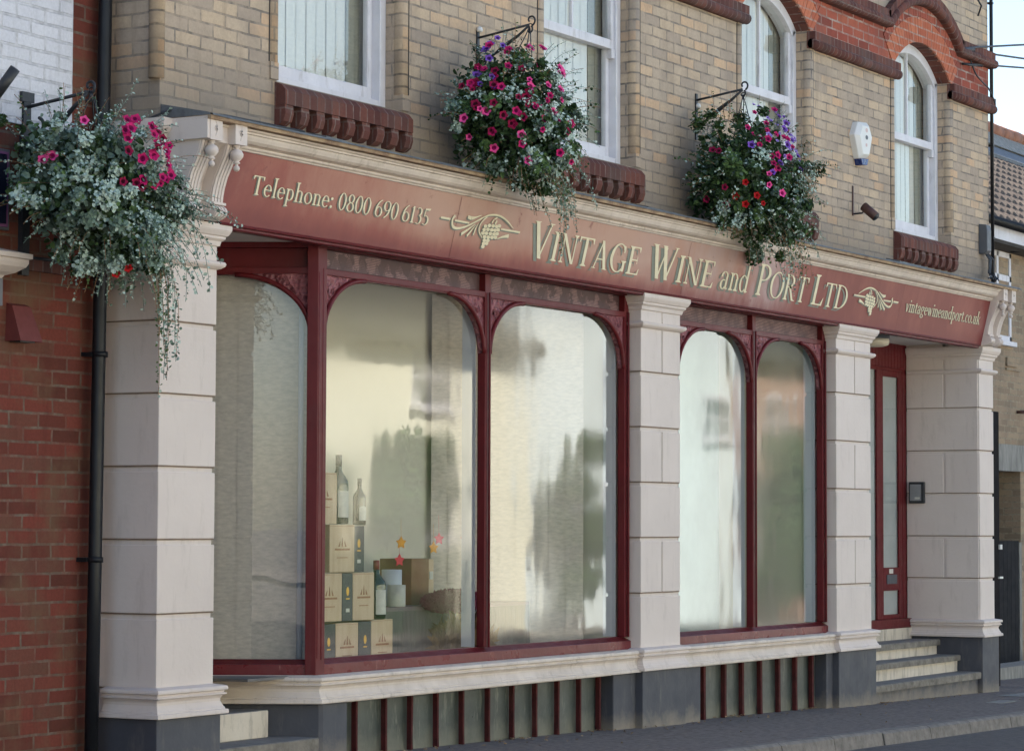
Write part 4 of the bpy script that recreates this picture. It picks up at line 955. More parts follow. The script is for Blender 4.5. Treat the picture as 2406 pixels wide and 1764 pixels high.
lg.build('faint_print', paint('faint_red_print', (.62, .45, .42), None, .6), a)
ey = S(); ey.add([(21.945+.030*math.cos(t), WY-.087, 4.892+.020*math.sin(t)) for t in [k*math.pi/8 for k in range(16)]], [tuple(range(16))]); ey.build('eye_mark', m_grey, a)

a = thing('spotlight', 'small brown cylinder spotlight on a short rusty wall bracket below the alarm box', 'spotlight', (21.82, WY, 4.28))
W(lambda b: (b.box(21.807, 21.833, WY-.01, WY, 4.20, 4.46)), 'back_strip', m_brownm, a)
W(lambda b: b.tube([(21.82, WY, 4.215), (21.84, -.05, 4.22), (21.85, -.085, 4.25)], .008), 'arm', m_black, a)
W(lambda b: b.tube([(21.81, -.08, 4.275), (21.80, -.20, 4.175)], .040, 16), 'lamp_head', m_brownm, a)
W(lambda b: b.tube([(21.800, -.199, 4.176), (21.7995, -.202, 4.1735)], .035, 16), 'lamp_glass', m_black, a)

a = thing('junction_box', 'dark grey cable junction box with hanging wires beside the corner pipe', 'junction box', (25.14, WY, 4.35))
S().prism([(WY, 4.42), (-.05, 4.41), (-.06, 4.36), (-.06, 4.16), (-.03, 4.13), (WY, 4.13)], 25.03, 25.15, 'x').build('cover', m_grey, a, bevel=.008)
wr = S()
for k in range(6):
    x = 25.09+.02*k; wr.tube([(x-.02, -.02, 4.14), (x+random.uniform(-.03, .03), -.05, 4.08), (x+random.uniform(-.05, .05), -.04, 3.95), (25.0+.04*k, -.10, 3.89+random.uniform(0, .03)), (24.8+.06*k, -.15, 3.87)], .006, 6)
wr.tube([(25.14, -.02, 4.14), (25.24, -.05, 4.08), (25.20, -.06, 3.97), (25.28, -.05, 3.88)], .012, 6); wr.build('wires', m_black, a)

a = thing('downpipe', 'thin grey downpipe running down the far right corner of the brick front', 'drainpipe', (25.37, 0, 4))
b = S(); b.tube([(25.352, .0, 3.85), (25.352, .0, 8.6)], .018, 12); b.build('pipe', m_pipe, a)
b = S()
for z in (4.3, 5.2, 6.6): b.box(25.33, 25.372, -.02, WY, z, z+.02)
b.build('clip', m_pipe, a)
a = thing('downpipe', 'thick black downpipe between the red brick house and the cream pilaster', 'drainpipe', (11.72, .30, 0))
b = MB(); b.tube([(11.655, .305, -.05), (11.68, .31, 1.3), (11.705, .315, 3.0), (11.74, .325, 5.0), (11.76, .33, 8.2)], .038, 16); b.build('pipe', m_pipe, a)
for z, x in ((2.44, 11.70), (1.31, 11.68)):
    b = MB(); b.tube([(x, .305, z-.015), (x, .305, z+.015)], .042, 16); b.box(x-.05, x+.03, .33, .40, z-.012, z+.012); b.build('collar', m_pipe, a)

# cables
def cable(name, pts, r, label):
    P = [Vector(p) for p in pts]; Q = []
    n = len(P)
    for i in range(n-1):
        a_, b2, c2, d2 = P[max(i-1, 0)], P[i], P[i+1], P[min(i+2, n-1)]
        for k in range(8):
            t = k/8; Q.append(.5*((2*b2)+(-a_+c2)*t+(2*a_-5*b2+4*c2-d2)*t*t+(-a_+3*b2-3*c2+d2)*t**3))
    Q.append(P[-1]); b = S(); b.tube(Q, r, 6); return tag(b.build(name, m_black, loc=pts[0]), label, 'cable')
cable('cable', [(11.80, .31, 3.55), (11.79, .20, 3.72), (11.83, -.03, 3.82), (12.0, -.02, 3.845), (12.2, -.14, 3.84), (12.5, -.04, 3.87), (13.2, -.02, 3.88)], .007, 'black cable looping over the cap of the left pilaster onto the lead ledge')
cable('cable', [(24.75, WY-.01, 6.02), (24.82, -.02, 5.86), (24.95, -.03, 5.80), (25.2, -.03, 5.74), (25.34, -.04, 5.62)], .008, 'black cable sagging across the red brick band at the far corner')
cable('cable', [(24.72, -.05, 6.06), (26.34, -.05, 6.34), (44, -.2, 9.1)], .010, 'uppermost overhead wire leaving the far corner of the brick front against the sky')
cable('cable', [(24.72, -.05, 6.05), (26.34, -.05, 6.19), (44, -.6, 7.7)], .010, 'middle overhead wire leaving the far corner of the brick front against the sky')
cable('cable', [(24.95, -.05, 5.93), (26.34, -.05, 6.10), (44, -.9, 7.9)], .010, 'lowest overhead wire leaving the far corner of the brick front against the sky')
b = S(); b.box(24.62, 24.78, WY-.05, WY, 6.58, 6.64); b.tube([(24.7, -.05, 6.62), (24.85, -.08, 6.50), (24.92, -.02, 6.42)], .009); 
tag(b.build('cable_bracket', m_black, loc=(24.7, 0, 6.6)), 'small dark wire bracket high up near the far corner of the brick front', 'bracket')

a = thing('ceiling_light', 'round cream bulkhead light on the porch ceiling above the right doorway', 'light', (23.15, .38, 3.262))
b = MB(); b.lathe((23.15, .38, 3.275), [(.15, 0), (.155, -.02), (.15, -.035)], 24); b.build('base', m_grey, a)
b = MB(); b.lathe((23.15, .38, 3.24), [(.15, 0), (.152, -.03), (.14, -.055), (.10, -.07), (.002, -.073)], 24); b.build('diffuser', paint('cream_diffuser', (.62, .55, .42), None, .4, 3, 0), a)
a = thing('ceiling_light', 'round cream bulkhead light behind the capital of the leftmost pilaster', 'light', (12.62, .35, 3.262))
b = MB(); b.lathe((12.60, .35, 3.255), [(.14, 0), (.15, -.02), (.148, -.05), (.13, -.09), (.09, -.11), (.002, -.112)], 24); b.build('diffuser', bpy.data.materials['cream_diffuser'], a)

a = thing('intercom', 'steel door-entry intercom panel on the recess wall by the right door', 'intercom', (24.90, .62, 1.83))
MB().box(24.885, 24.922, .555, .715, 1.74, 1.95).build('case', m_black, a, bevel=.006)
MB().box(24.879, 24.886, .585, .70, 1.765, 1.925).build('face_plate', paint('brushed_steel', (.32, .32, .33), None, .35, 4, .05, metal=.6), a)
MB().box(24.876, 24.880, .60, .65, 1.78, 1.80).build('name_strip', m_label, a)

# hanging brackets
def scroll(c, r, a0, turns, d, n=22):   # spiral in the plane spanned by -y and z
    out = []
    for i in range(n+1):
        t = i/n; a_ = a0+d*turns*2*math.pi*t; rr = r*(1-.65*t); out.append((c[0], c[1]-rr*math.cos(a_), c[2]+rr*math.sin(a_)))
    return out
def bracket(x, yw, z, reach, drop, label, thick=.009, dx=0.0, cap=False):
    t = thing('hanging_bracket', label, 'bracket', (x, yw, z), 'wrought iron brackets of the flower baskets')
    b = S(); b.box(x-.014, x+.014, yw-.012, yw, z-drop-.10, z+.05)
    if cap: b.box(x-.05, x+.05, yw-.035, yw, z+.03, z+.085); b.box(x-.03, x+.03, yw-.03, yw, z-drop-.6, z+.03)
    b.build('wall_bar', m_black, t)
    b = S(); b.tube([(x, yw-.01, z), (x+dx, yw-reach, z+.055)], thick, 8); b.build('top_bar', m_black, t)
    b = S(); P = [(x, yw-.01, z-drop), (x+dx*.35, yw-reach*.35, z-drop*.62), (x+dx*.5, yw-reach*.5, z-drop*.42), (x+dx*.8, yw-reach*.8, z-drop*.05), (x+dx, yw-reach, z+.05)]
    b.tube(P, [thick, thick*1.1, thick*2.0, thick*1.2, thick], 8); b.build('brace', m_black, t)
    b = S(); b.tube(scroll((x+dx, yw-reach-.012, z+.085), .038, -1.2, .8, 1), thick*.8, 6); b.build('scroll', m_black, t); b = S(); b.tube(scroll((x+dx, yw-reach+.0, z+.02), .03, 1.0, .6, -1), thick*.8, 6)
    b.build('scroll', m_black, t); b = S(); b.tube(scroll((x, yw-.055, z-drop+.03), .035, 2.5, .7, 1), thick*.8, 6)
    if cap: b.build('scroll', m_black, t); b = S(); b.tube(scroll((x, yw-.10, z-.11), .05, 1.4, .75, -1), thick*1.0, 6)
    b.build('scroll', m_black, t)
    return t
bracket(15.316, WY, 4.78, .40, .19, 'black scrolled iron bracket on the brick beside the second upper window', .008)
bracket(18.665, WY, 4.80, .40, .21, 'black twisted iron bracket on the brick beside the third upper window', .009)
bracket(11.135, .40, 3.78, .44, .32, 'black iron bracket with a spiral scroll on the white painted brick', .010, cap=True)
for (x, z) in ((15.316, 4.82), (18.67, 4.74)):
    b = S(); b.lathe((x, WY-.02, z), [(.018, 0), (.022, .012), (.016, .03), (.004, .036)], 10); tag(b.build('insulator', m_plast, loc=(x, WY, z)), 'white knob on the bracket beside the %s upper window' % ('second' if x < 17 else 'third'), 'knob')

# ================================================================== HANGING BASKETS
def leaf_mat(name, c, c2, tr=.25):
    m, t, b = mat_new(name)
    g = N(t, 'ShaderNodeNewGeometry'); f = noise(t, g.outputs['Position'], 37, 2); t.links.new(mixc(t, step(t, f, .3, .7), c, c2), b.inputs['Base Color'])
    b.inputs['Roughness'].default_value = .7; b.inputs['Specular IOR Level'].default_value = .2; return m
ml_silver = leaf_mat('silver_leaf', (.50, .60, .53), (.30, .41, .35))
ml_silver2 = leaf_mat('grey_green_leaf', (.17, .24, .19), (.11, .17, .13))
ml_green = leaf_mat('dark_green_leaf', (.045, .085, .03), (.025, .05, .02))
ml_mid = leaf_mat('mid_green_leaf', (.10, .17, .06), (.06, .11, .035))
ml_dry = leaf_mat('dry_stem', (.30, .17, .09), (.22, .12, .07))
LM = [ml_silver, ml_silver2, ml_green, ml_mid, ml_dry]
FM = {}
for nm, c, c2, ctr in (('magenta', (.55, .015, .14), (.40, .01, .10), (.15, .0, .05)), ('pink', (.80, .10, .32), (.68, .06, .25), (.25, .0, .08)), ('purple', (.22, .10, .50), (.16, .06, .38), (.05, .01, .12)), ('crimson', (.28, .004, .05), (.20, .003, .04), (.05, 0, .01)), ('lilac', (.42, .30, .70), (.34, .22, .6), (.15, .08, .3)), ('scarlet', (.42, .006, .010), (.32, .005, .008), (.2, 0, 0))):
    FM[nm] = (leaf_mat(nm+'_petal', c, c2), leaf_mat(nm+'_throat', ctr, ctr))
def petunia(kind):
    """a five-lobed trumpet flower, about 6 cm across, opening along +z"""
    v = [(0, 0, -.022)]; f = []; mi = []
    rings = [(.006, -.012), (.016, .0), (.031, .006)]; seg = 20
    for ri, (r, z) in enumerate(rings):
        for k in range(seg):
            t = 2*math.pi*k/seg; lob = 1+(.16*math.cos(5*t) if ri == 2 else 0); zz = z+(.003*math.cos(10*t) if ri == 2 else 0)
            v.append((r*lob*math.cos(t), r*lob*math.sin(t), zz))
    for k in range(seg): f.append((0, 1+k, 1+(k+1) % seg)); mi.append(1)
    for ri in range(2):
        for k in range(seg): f.append((1+ri*seg+k, 1+(ri+1)*seg+k, 1+(ri+1)*seg+(k+1) % seg, 1+ri*seg+(k+1) % seg)); mi.append(1 if ri == 0 else 0)
    me = bpy.data.meshes.new(kind+'_flower'); me.from_pydata(v, [], f); me.materials.append(FM[kind][0]); me.materials.append(FM[kind][1]); me.polygons.foreach_set('material_index', mi); me.polygons.foreach_set('use_smooth', [True]*len(f)); me.update()
    return me
PET = {k: petunia(k) for k in FM}
class Leaves:
    def __init__(s): s.v = []; s.f = []; s.m = []
    def leaf(s, p, n, d, L, Wd, mi):
        n = n.normalized(); d = (d-n*d.dot(n)); 
        if d.length < 1e-5: d = n.orthogonal()
        d.normalize(); e = n.cross(d); o = len(s.v)
        cup = n*(L*.14)
        for q in (p-d*L*.5, p-d*L*.12+e*Wd*.5+cup, p+d*L*.28+e*Wd*.42+cup, p+d*L*.5, p+d*L*.28-e*Wd*.42+cup, p-d*L*.12-e*Wd*.5+cup): s.v.append(tuple(q))
        s.f.append((o, o+1, o+2, o+3)); s.f.append((o, o+3, o+4, o+5)); s.m += [mi, mi]
    def stem(s, P, r, mi):
        for a_, b_ in zip(P, P[1:]):
            d = (b_-a_); e = d.orthogonal().normalized()*r; g = d.cross(e).normalized()*r; o = len(s.v)
            for q in (a_-e, a_+e*.5+g*.87, a_+e*.5-g*.87, b_-e, b_+e*.5+g*.87, b_+e*.5-g*.87): s.v.append(tuple(q))
            s.f += [(o, o+1, o+4, o+3), (o+1, o+2, o+5, o+4), (o+2, o, o+3, o+5)]; s.m += [mi]*3
def rvec(rg_): 
    z = rg_.uniform(-1, 1); t = rg_.uniform(0, 2*math.pi); r = math.sqrt(1-z*z); return Vector((r*math.cos(t), r*math.sin(t), z))
def basket(c, rx, rz, seed, label, nf, flowers, trails, silver=.6, core=.7, bowl=(0, 0, 0), br=.20, hang=None, skew=(0, 0), greenside=None, fz=(-.1, 1.0), nclump=80, chains=True, topstems=6):
    rg_ = random.Random(seed); c = Vector(c)
    t = thing('hanging_basket', label, 'hanging basket', tuple(c), 'flower baskets hanging along the front')
    Lv = Leaves()
    def rad(dv):    # lumpy ellipsoid with droop
        lump = 1+.16*math.sin(3.1*dv.x+5*dv.z+seed)+.12*math.sin(6.3*dv.z-4*dv.x+2*seed)+.07*math.sin(11*dv.y+7*dv.x)
        return lump
    def place(dv, k):
        p = Vector((dv.x*rx, dv.y*rx*.85, dv.z*rz))*rad(dv)*k
        p.x += skew[0]*(-p.z); p.y += skew[1]*(-p.z)
        q = c+p
        if q.y > (.0 if c.x > 11.9 else .36): q.y = (.0 if c.x > 11.9 else .36)-rg_.uniform(0, .04)
        return q
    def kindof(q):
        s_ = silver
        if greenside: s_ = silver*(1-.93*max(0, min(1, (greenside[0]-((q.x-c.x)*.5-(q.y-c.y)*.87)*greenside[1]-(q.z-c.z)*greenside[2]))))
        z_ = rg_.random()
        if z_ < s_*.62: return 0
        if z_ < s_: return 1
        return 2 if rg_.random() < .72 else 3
    # inner dark mass of leaves
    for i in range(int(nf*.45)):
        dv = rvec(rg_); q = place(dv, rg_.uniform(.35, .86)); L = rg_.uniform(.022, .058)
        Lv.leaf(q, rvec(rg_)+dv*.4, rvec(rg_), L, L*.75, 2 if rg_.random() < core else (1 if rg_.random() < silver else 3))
    # clumps near the surface
    for i in range(nclump):
        dv = rvec(rg_)
        if dv.y > .5: dv.y *= -1
        cq = place(dv, rg_.uniform(.78, 1.04)); kd = kindof(cq); rr = rg_.uniform(.035, .085)
        for j in range(int(nf*.5/nclump)):
            o = rvec(rg_)*rr*rg_.random()**.5; L = rg_.uniform(.012, .030) if kd < 2 else rg_.uniform(.022, .052)
            k2 = kd if rg_.random() < .8 else rg_.choice((0, 1, 2, 3))
            Lv.leaf(cq+o, (dv+Vector((0, -.4, .5))+rvec(rg_)*.9), rvec(rg_), L, L*(.85 if kd < 2 else .55), k2)
    # short arching sprigs all round
    def sprig(start, dirn, length, droop, kd, gap=.014, ls=.019, sag=None):
        P = [start.copy()]; d = dirn.normalized(); n_ = max(4, int(length/.03))
        for i in range(n_):
            d = (d+Vector((rg_.uniform(-.12, .12), rg_.uniform(-.1, .1), -droop))).normalized(); P.append(P[-1]+d*length/n_)
        for q in P:
            if q.y > (.0 if c.x > 11.9 else .36): q.y = (.0 if c.x > 11.9 else .36)-.01
        Lv.stem(P, .0016, 4 if kd != 0 else 1)
        for a_, b_ in zip(P, P[1:]):
            m_ = max(1, int((b_-a_).length/gap))
            for j in range(m_):
                q = a_.lerp(b_, j/m_); dd = (b_-a_).normalized(); side = dd.orthogonal().normalized(); side.rotate(Matrix.Rotation(rg_.uniform(0, 6.28), 3, dd))
                L = ls*rg_.uniform(.6, 1.15); Lv.leaf(q+side*L*.6, dd*.4+rvec(rg_)*.6+Vector((0, -.3, .4)), side, L, L*.85, kd if rg_.random() < .75 else (1 if kd == 0 else 0))
    for i in range(int(nf/70)):
        dv = rvec(rg_)
        if dv.y > .5: dv.y *= -1
        q = place(dv, rg_.uniform(.75, .98)); kd = kindof(q); sprig(q, dv+Vector((0, 0, .25)), rg_.uniform(.10, .24), .13, min(kd, 3), ls=.018 if kd < 2 else .024)
    for (tx, ty, tz, L, dx, dy, dr_, kd) in trails:
        for j in range(1):
            sprig(c+Vector((tx, ty-.1*max(0, dx), tz)), Vector((dx, dy-.55*max(0, dx), .1)), L, dr_, kd, .012, .022)
    for i in range(topstems):
        q = place(Vector((rg_.uniform(-.5, .5), rg_.uniform(-.5, .3), .85)).normalized(), .9); sprig(q, Vector((rg_.uniform(-.5, .5), rg_.uniform(-.4, .2), 1)), rg_.uniform(.12, .26), .04, rg_.choice((0, 2, 3)), .02, .022)
    me = bpy.data.meshes.new('foliage'); me.from_pydata([tuple(Vector(q)-c) for q in Lv.v], [], Lv.f)
    for m_ in LM: me.materials.append(m_)
    me.polygons.foreach_set('material_index', Lv.m); me.update(); fo = bpy.data.objects.new('foliage', me); col.objects.link(fo); fo.parent = t
    fo['kind'] = 'stuff'
    # flowers
    n_ = 0
    for (kind, cnt, ctr, spread) in flowers:
        for i in range(cnt):
            a_ = ctr[0]*Vector((.5, -.87, 0))+ctr[1]*Vector((0, 0, 1))+ctr[2]*Vector((-.87, -.5, 0))
            dv = (a_.normalized()*1.0+rvec(rg_)*spread).normalized()
            if dv.y > .35: dv.y = -dv.y*.3; dv.normalize()
            q = place(dv, rg_.uniform(.98, 1.08)); o = bpy.data.objects.new('flower', PET[kind]); col.objects.link(o); o.parent = t; o.location = q-c
            nn = (dv+Vector((-.45, -.6, .15))+rvec(rg_)*.45).normalized(); o.rotation_euler = nn.to_track_quat('Z', 'Y').to_euler(); sc_ = rg_.uniform(.6, 1.02)*(.62 if kind in ('lilac',) else 1); o.scale = (sc_, sc_, sc_); n_ += 1
    # bowl
    b = MB(); bc = c+Vector(bowl); b.lathe(tuple(bc), [(.02, -br), (br*.55, -br*.85), (br*.85, -br*.5), (br, 0), (br*.97, .005), (br*.8, -.03), (.02, -.04)], 24); b.build('bowl', m_black, t)
    if hang is not None and chains:
        h_ = Vector(hang); b = MB()
        for k in range(3):
            a_ = 2*math.pi*k/3+.4; e = bc+Vector((br*math.cos(a_), br*math.sin(a_), 0)); n = 10
            b.tube([h_.lerp(e, i/n)+Vector((.002 if i % 2 else -.002, 0, 0)) for i in range(n+1)], .004, 5)
        b.tube(scroll(tuple(h_+Vector((0, 0, .0))), .022, 0, .8, 1), .004, 5)
        b.build('chain', m_black, t)
    return t
basket((15.08, -.37, 4.13), .48, .46, 11, 'hanging basket thick with pink, magenta and purple petunias, middle of the three', 14000,
       [('pink', 17, (.65, .5, .6), .42), ('magenta', 18, (.1, .35, .9), .70), ('crimson', 24, (-.2, .3, .9), .55), ('purple', 11, (-.35, .75, .5), .45), ('pink', 7, (-.25, -.45, .85), .45), ('magenta', 9, (.6, -.1, .7), .4)],
       [(.15, -.1, -.25, .55, .25, -.1, .30, 1), (.22, -.1, -.25, .50, .45, -.1, .33, 0), (.05, -.15, -.3, .45, .1, -.2, .3, 1), (.3, 0, -.1, .45, .9, -.1, .10, 0), (.3, -.1, -.2, .48, .9, -.1, .16, 0), (.3, 0, 0, .42, .9, .0, .05, 0), (-.25, 0, .15, .35, -.9, -.1, .06, 0), (-.28, 0, .1, .32, -.9, 0, .04, 0), (.2, -.1, -.3, .62, .55, -.1, .42, 1), (.1, -.15, -.35, .55, .3, 0, .42, 3)]
       + [(.05+.04*k, -.12, -.32, .30+.05*(k % 4), .25, -.15, .38, k % 2) for k in range(9)], silver=.60, bowl=(0, 0, -.02), hang=(15.316, -.375, 4.80), skew=(.22, 0), topstems=8)
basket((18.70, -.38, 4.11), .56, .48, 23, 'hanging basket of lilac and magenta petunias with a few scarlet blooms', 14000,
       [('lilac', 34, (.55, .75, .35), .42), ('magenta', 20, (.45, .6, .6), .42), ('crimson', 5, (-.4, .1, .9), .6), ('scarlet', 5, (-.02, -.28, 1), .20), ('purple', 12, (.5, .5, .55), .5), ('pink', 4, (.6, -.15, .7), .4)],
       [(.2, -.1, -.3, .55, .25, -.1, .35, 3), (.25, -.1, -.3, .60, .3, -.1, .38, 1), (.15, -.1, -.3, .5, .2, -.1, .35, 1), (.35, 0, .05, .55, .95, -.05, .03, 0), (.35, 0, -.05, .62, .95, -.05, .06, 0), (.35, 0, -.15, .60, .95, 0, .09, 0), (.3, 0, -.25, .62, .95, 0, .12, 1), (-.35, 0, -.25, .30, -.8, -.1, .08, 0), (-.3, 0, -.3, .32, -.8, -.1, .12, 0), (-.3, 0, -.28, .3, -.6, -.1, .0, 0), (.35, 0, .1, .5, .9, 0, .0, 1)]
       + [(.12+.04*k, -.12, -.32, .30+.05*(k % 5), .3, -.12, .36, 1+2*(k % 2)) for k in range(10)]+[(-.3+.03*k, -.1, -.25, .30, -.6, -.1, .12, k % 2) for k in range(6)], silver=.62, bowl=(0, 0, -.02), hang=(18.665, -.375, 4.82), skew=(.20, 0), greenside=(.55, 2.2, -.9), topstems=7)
basket((11.22, -.03, 3.27), .52, .44, 37, 'hanging basket of trailing silver foliage before the red brick house', 14500,
       [('magenta', 26, (.85, .38, .5), .33), ('pink', 3, (-.1, .5, .8), .4), ('crimson', 8, (.65, .25, .7), .3), ('scarlet', 2, (.1, -.85, .5), .1)],
       [(.25, -.1, -.3, .75, .35, -.1, .40, 1), (.22, -.1, -.3, .85, .28, -.1, .42, 3), (.28, -.1, -.25, .70, .5, -.1, .36, 0), (.3, -.1, -.1, .45, 1, -.2, .10, 0), (.32, -.1, 0, .48, 1, -.1, .06, 0), (.3, -.1, -.05, .6, 1, -.15, .16, 0), (.3, -.1, -.2, .45, .8, -.1, .25, 0), (.1, 0, .25, .42, .35, 0, -.06, 0), (.0, 0, .3, .40, .1, 0, -.05, 0), (-.3, 0, .0, .3, -1, 0, .03, 2), (-.2, 0, .1, .3, -.9, 0, .02, 1), (-.1, -.1, -.2, .35, -.2, 0, .4, 0)]
       + [(.16+.02*k, -.1, -.30, .45+.06*(k % 6), .28, -.1, .42, (1, 3, 0)[k % 3]) for k in range(10)]+[(.30, -.1, -.3+.06*k, .34+.03*(k % 3), .9, -.2, .18, 0) for k in range(9)], silver=.90, core=.35, bowl=(-.02, 0, -.02), hang=(11.15, -.05, 3.80), skew=(.34, -.16), topstems=10, br=.19)

# ================================================================== DISPLAY IN THE BAY WINDOW
def crate(x0, x1, z0, z1, y0, label, dark=False, printed=True, depth=.17):
    t = thing('wine_crate' if not dark else 'gift_box', label, 'crate' if not dark else 'gift box', ((x0+x1)/2, y0+depth/2, z0), 'stacked wine boxes in the bay window')
    b = S(); b.box(x0, x1, y0, y0+depth, z0, z1); m_ = m_slateb if dark else m_crate
    b.build('box', m_, t, bevel=.003)
    xm = (x0+x1)/2
    if dark:
        k = S(); h_ = z1-z0; zc = z0+h_*.62
        k.add([(xm+.016*math.cos(u), y0-.002, zc+.028*math.sin(u)) for u in [q*math.pi/8 for q in range(16)]], [tuple(range(16))]); k.box(xm-.02, xm+.02, y0-.003, y0-.001, zc-.05, zc-.042); k.build('gold_crest', m_goldf, t)
        if printed: k = S(); k.box(xm-.02, xm+.02, y0-.003, y0-.001, z0+.055, z0+.078); k.build('label', m_label, t)
    else:
        k = S(); zc = z0+(z1-z0)*.50; w_ = (x1-x0)*.30
        k.box(xm-w_, xm+w_, y0-.003, y0-.001, zc-.012, zc); k.box(xm-w_*.7, xm+w_*.7, y0-.003, y0-.001, zc-.06, zc-.055)
        for s_ in (-1, 0, 1): k.prism([(xm+s_*w_*.45-.008, zc+.01), (xm+s_*w_*.45+.008, zc+.01), (xm+s_*w_*.3, zc+.045-.02*abs(s_)+.02)], y0-.003, y0-.001)
        k.build('burnt_mark', m_crateink, t)
        l_ = S(); l_.box(x1-.010, x1-.007, y0-.0015, y0-.0005, z0+.01, z1-.01) if False else l_.box(x0+.004, x1-.004, y0-.0015, y0+.001, z1-.010, z1-.008); l_.build('lid_line', m_crateink, t)
    return t
YB = .27
crate(14.02, 14.275, .60, .893, YB, 'pale pine wine crate in the bottom row between two dark gift boxes')
crate(14.43, 14.682, .60, .903, YB, 'pale pine wine crate at the right end of the bottom row')
crate(13.86, 14.015, .60, .890, YB, 'charcoal gift box with a gold crest at the left end of the bottom row', True, False)
crate(14.28, 14.425, .60, .895, YB, 'charcoal gift box with a gold crest between the two bottom crates', True, False)
crate(13.80, 14.085, .905, 1.205, YB, 'pine wine crate at the left of the second row under the small bottle')
crate(14.212, 14.458, .905, 1.205, YB, 'pine wine crate at the right of the second row beside the green bottle')
crate(14.09, 14.207, .905, 1.203, YB, 'tall charcoal gift box with gold crest and white label in the second row', True, True)
crate(13.944, 14.225, 1.21, 1.508, YB, 'pine wine crate alone in the third row')
crate(13.74, 14.02, 1.512, 1.835, YB, 'topmost pine wine crate of the window display')
crate(14.24, 14.37, 1.21, 1.50, YB+.02, 'dark gift box with a small white label beside the third-row crate', True, True)
def bottle(x, y, z, h_, r, label, cap=m_foil, lab=True, lz=(.18, .55)):
    t = thing('wine_bottle', label, 'bottle', (x, y, z), 'wine bottles in the bay window')
    b = S(); b.lathe((x, y, z), [(r*.9, 0), (r, .008), (r, h_*.58), (r*.92, h_*.64), (r*.5, h_*.73), (r*.32, h_*.78), (r*.30, h_*.99), (.001, h_*.995)], 24); b.build('glass_body', m_bottle, t)
    b = S(); b.lathe((x, y, z), [(r*.33, h_*.84), (r*.335, h_*1.0), (.001, h_*1.003)], 20); b.build('capsule', cap, t)
    if lab:
        b = S(); n = 16; a0, a1 = -2.6, -.3; v = []
        for i in range(n+1):
            a_ = a0+(a1-a0)*i/n; v += [(x+r*1.012*math.cos(a_), y+r*1.012*math.sin(a_), z+h_*lz[0]), (x+r*1.012*math.cos(a_), y+r*1.012*math.sin(a_), z+h_*lz[1])]
        b.add(v, [(2*i, 2*i+2, 2*i+3, 2*i+1) for i in range(n)]); b.build('label', m_label, t)
    return t
bottle(14.56, .32, .905, .375, .062, 'large green wine bottle with a white label and red capsule standing on the end crate', lz=(.08, .50))
bottle(14.13, .33, 1.51, .44, .062, 'large black wine bottle with a white label on the third-row crate', cap=m_black, lz=(.10, .48))
bottle(14.34, .31, 1.505, .30, .042, 'dark wine bottle standing on the small gift box in the third row', cap=m_black, lz=(.1, .4))
bottle(13.80, .30, 1.207, .22, .035, 'small dark bottle with white and red label on the second-row crate at the left edge', cap=m_black)
a = thing('display_table', 'cloth-covered display table at the back of the bay window', 'table', (16.2, .85, .6))
MB().box(15.0, 17.1, .62, 1.2, .93, .956).build('table_top', paint('mauve_table_runner', (.22, .17, .18), None, .8), a)
b = MB(); n = 60; v = []
for i in range(n+1):
    x = 15.0+2.1*i/n; yy = .615+.012*math.sin(i*1.7)+.006*math.sin(i*3.1); v += [(x, yy-.01, .602), (x, .618, .93)]
b.add(v, [(2*i, 2*i+2, 2*i+3, 2*i+1) for i in range(n)]); b.build('cloth', m_cloth, a)
def tube_thing(name, label, x, y, z, r, h_, m_):
    b = S(); b.lathe((x, y, z), [(r*.98, 0), (r, .004), (r, h_), (r*.9, h_), (r*.9, h_-.02), (.001, h_-.02)], 28); return tag(b.build(name, m_, loc=(x, y, z)), label, 'tube', 'white tubes on the display table')
tube_thing('gift_tube', 'short white gift tube on the display table', 15.44, .72, .957, .062, .145, m_label)
tube_thing('gift_tube', 'tall white gift tube behind the short one on the display table', 15.60, .86, .957, .070, .245, m_intw)
a = thing('carton', 'brown cardboard carton with a white tag on the display table', 'carton', (15.92, .9, .957))
S().box(15.76, 15.99, .80, 1.06, .957, 1.275).build('box', m_carton, a, bevel=.003); S().box(15.97, 16.06, .805, 1.05, .957, 1.27).build('side_flap', m_crate, a); S().box(16.0, 16.045, .799, .804, 1.13, 1.185).build('tag', m_label, a)
def tuft(name, label, cat, c, r, n, m_, L, vert=False, seed=1, kindd=None):
    rg_ = random.Random(seed); Lv = Leaves()
    for i in range(n):
        d = rvec(rg_); q = Vector(c)+Vector((d.x*r[0], d.y*r[1], d.z*r[2]))*rg_.random()**.33
        dd = Vector((rg_.uniform(-.15, .15), rg_.uniform(-.1, .1), 1)) if vert else rvec(rg_)
        Lv.leaf(q, rvec(rg_)+Vector((0, -.6, 0)), dd, L*rg_.uniform(.6, 1.3), L*(.06 if vert else .5), 0)
    me = bpy.data.meshes.new(name); me.from_pydata([tuple(Vector(q)-Vector(c)) for q in Lv.v], [], Lv.f); me.materials.append(m_); me.update(); o = bpy.data.objects.new(name, me); col.objects.link(o); o.location = c
    return tag(o, label, cat)
tuft('dried_flowers', 'dark purple bunch of dried heather along the table edge', 'dried flowers', (15.93, .57, .985), (.40, .10, .085), 5200, m_purple, .024, seed=3)
tuft('straw_bundle', 'bundle of golden straw and dried vine standing before the table cloth', 'straw', (15.98, .52, .70), (.34, .06, .12), 600, m_straw, .24, True, seed=4)
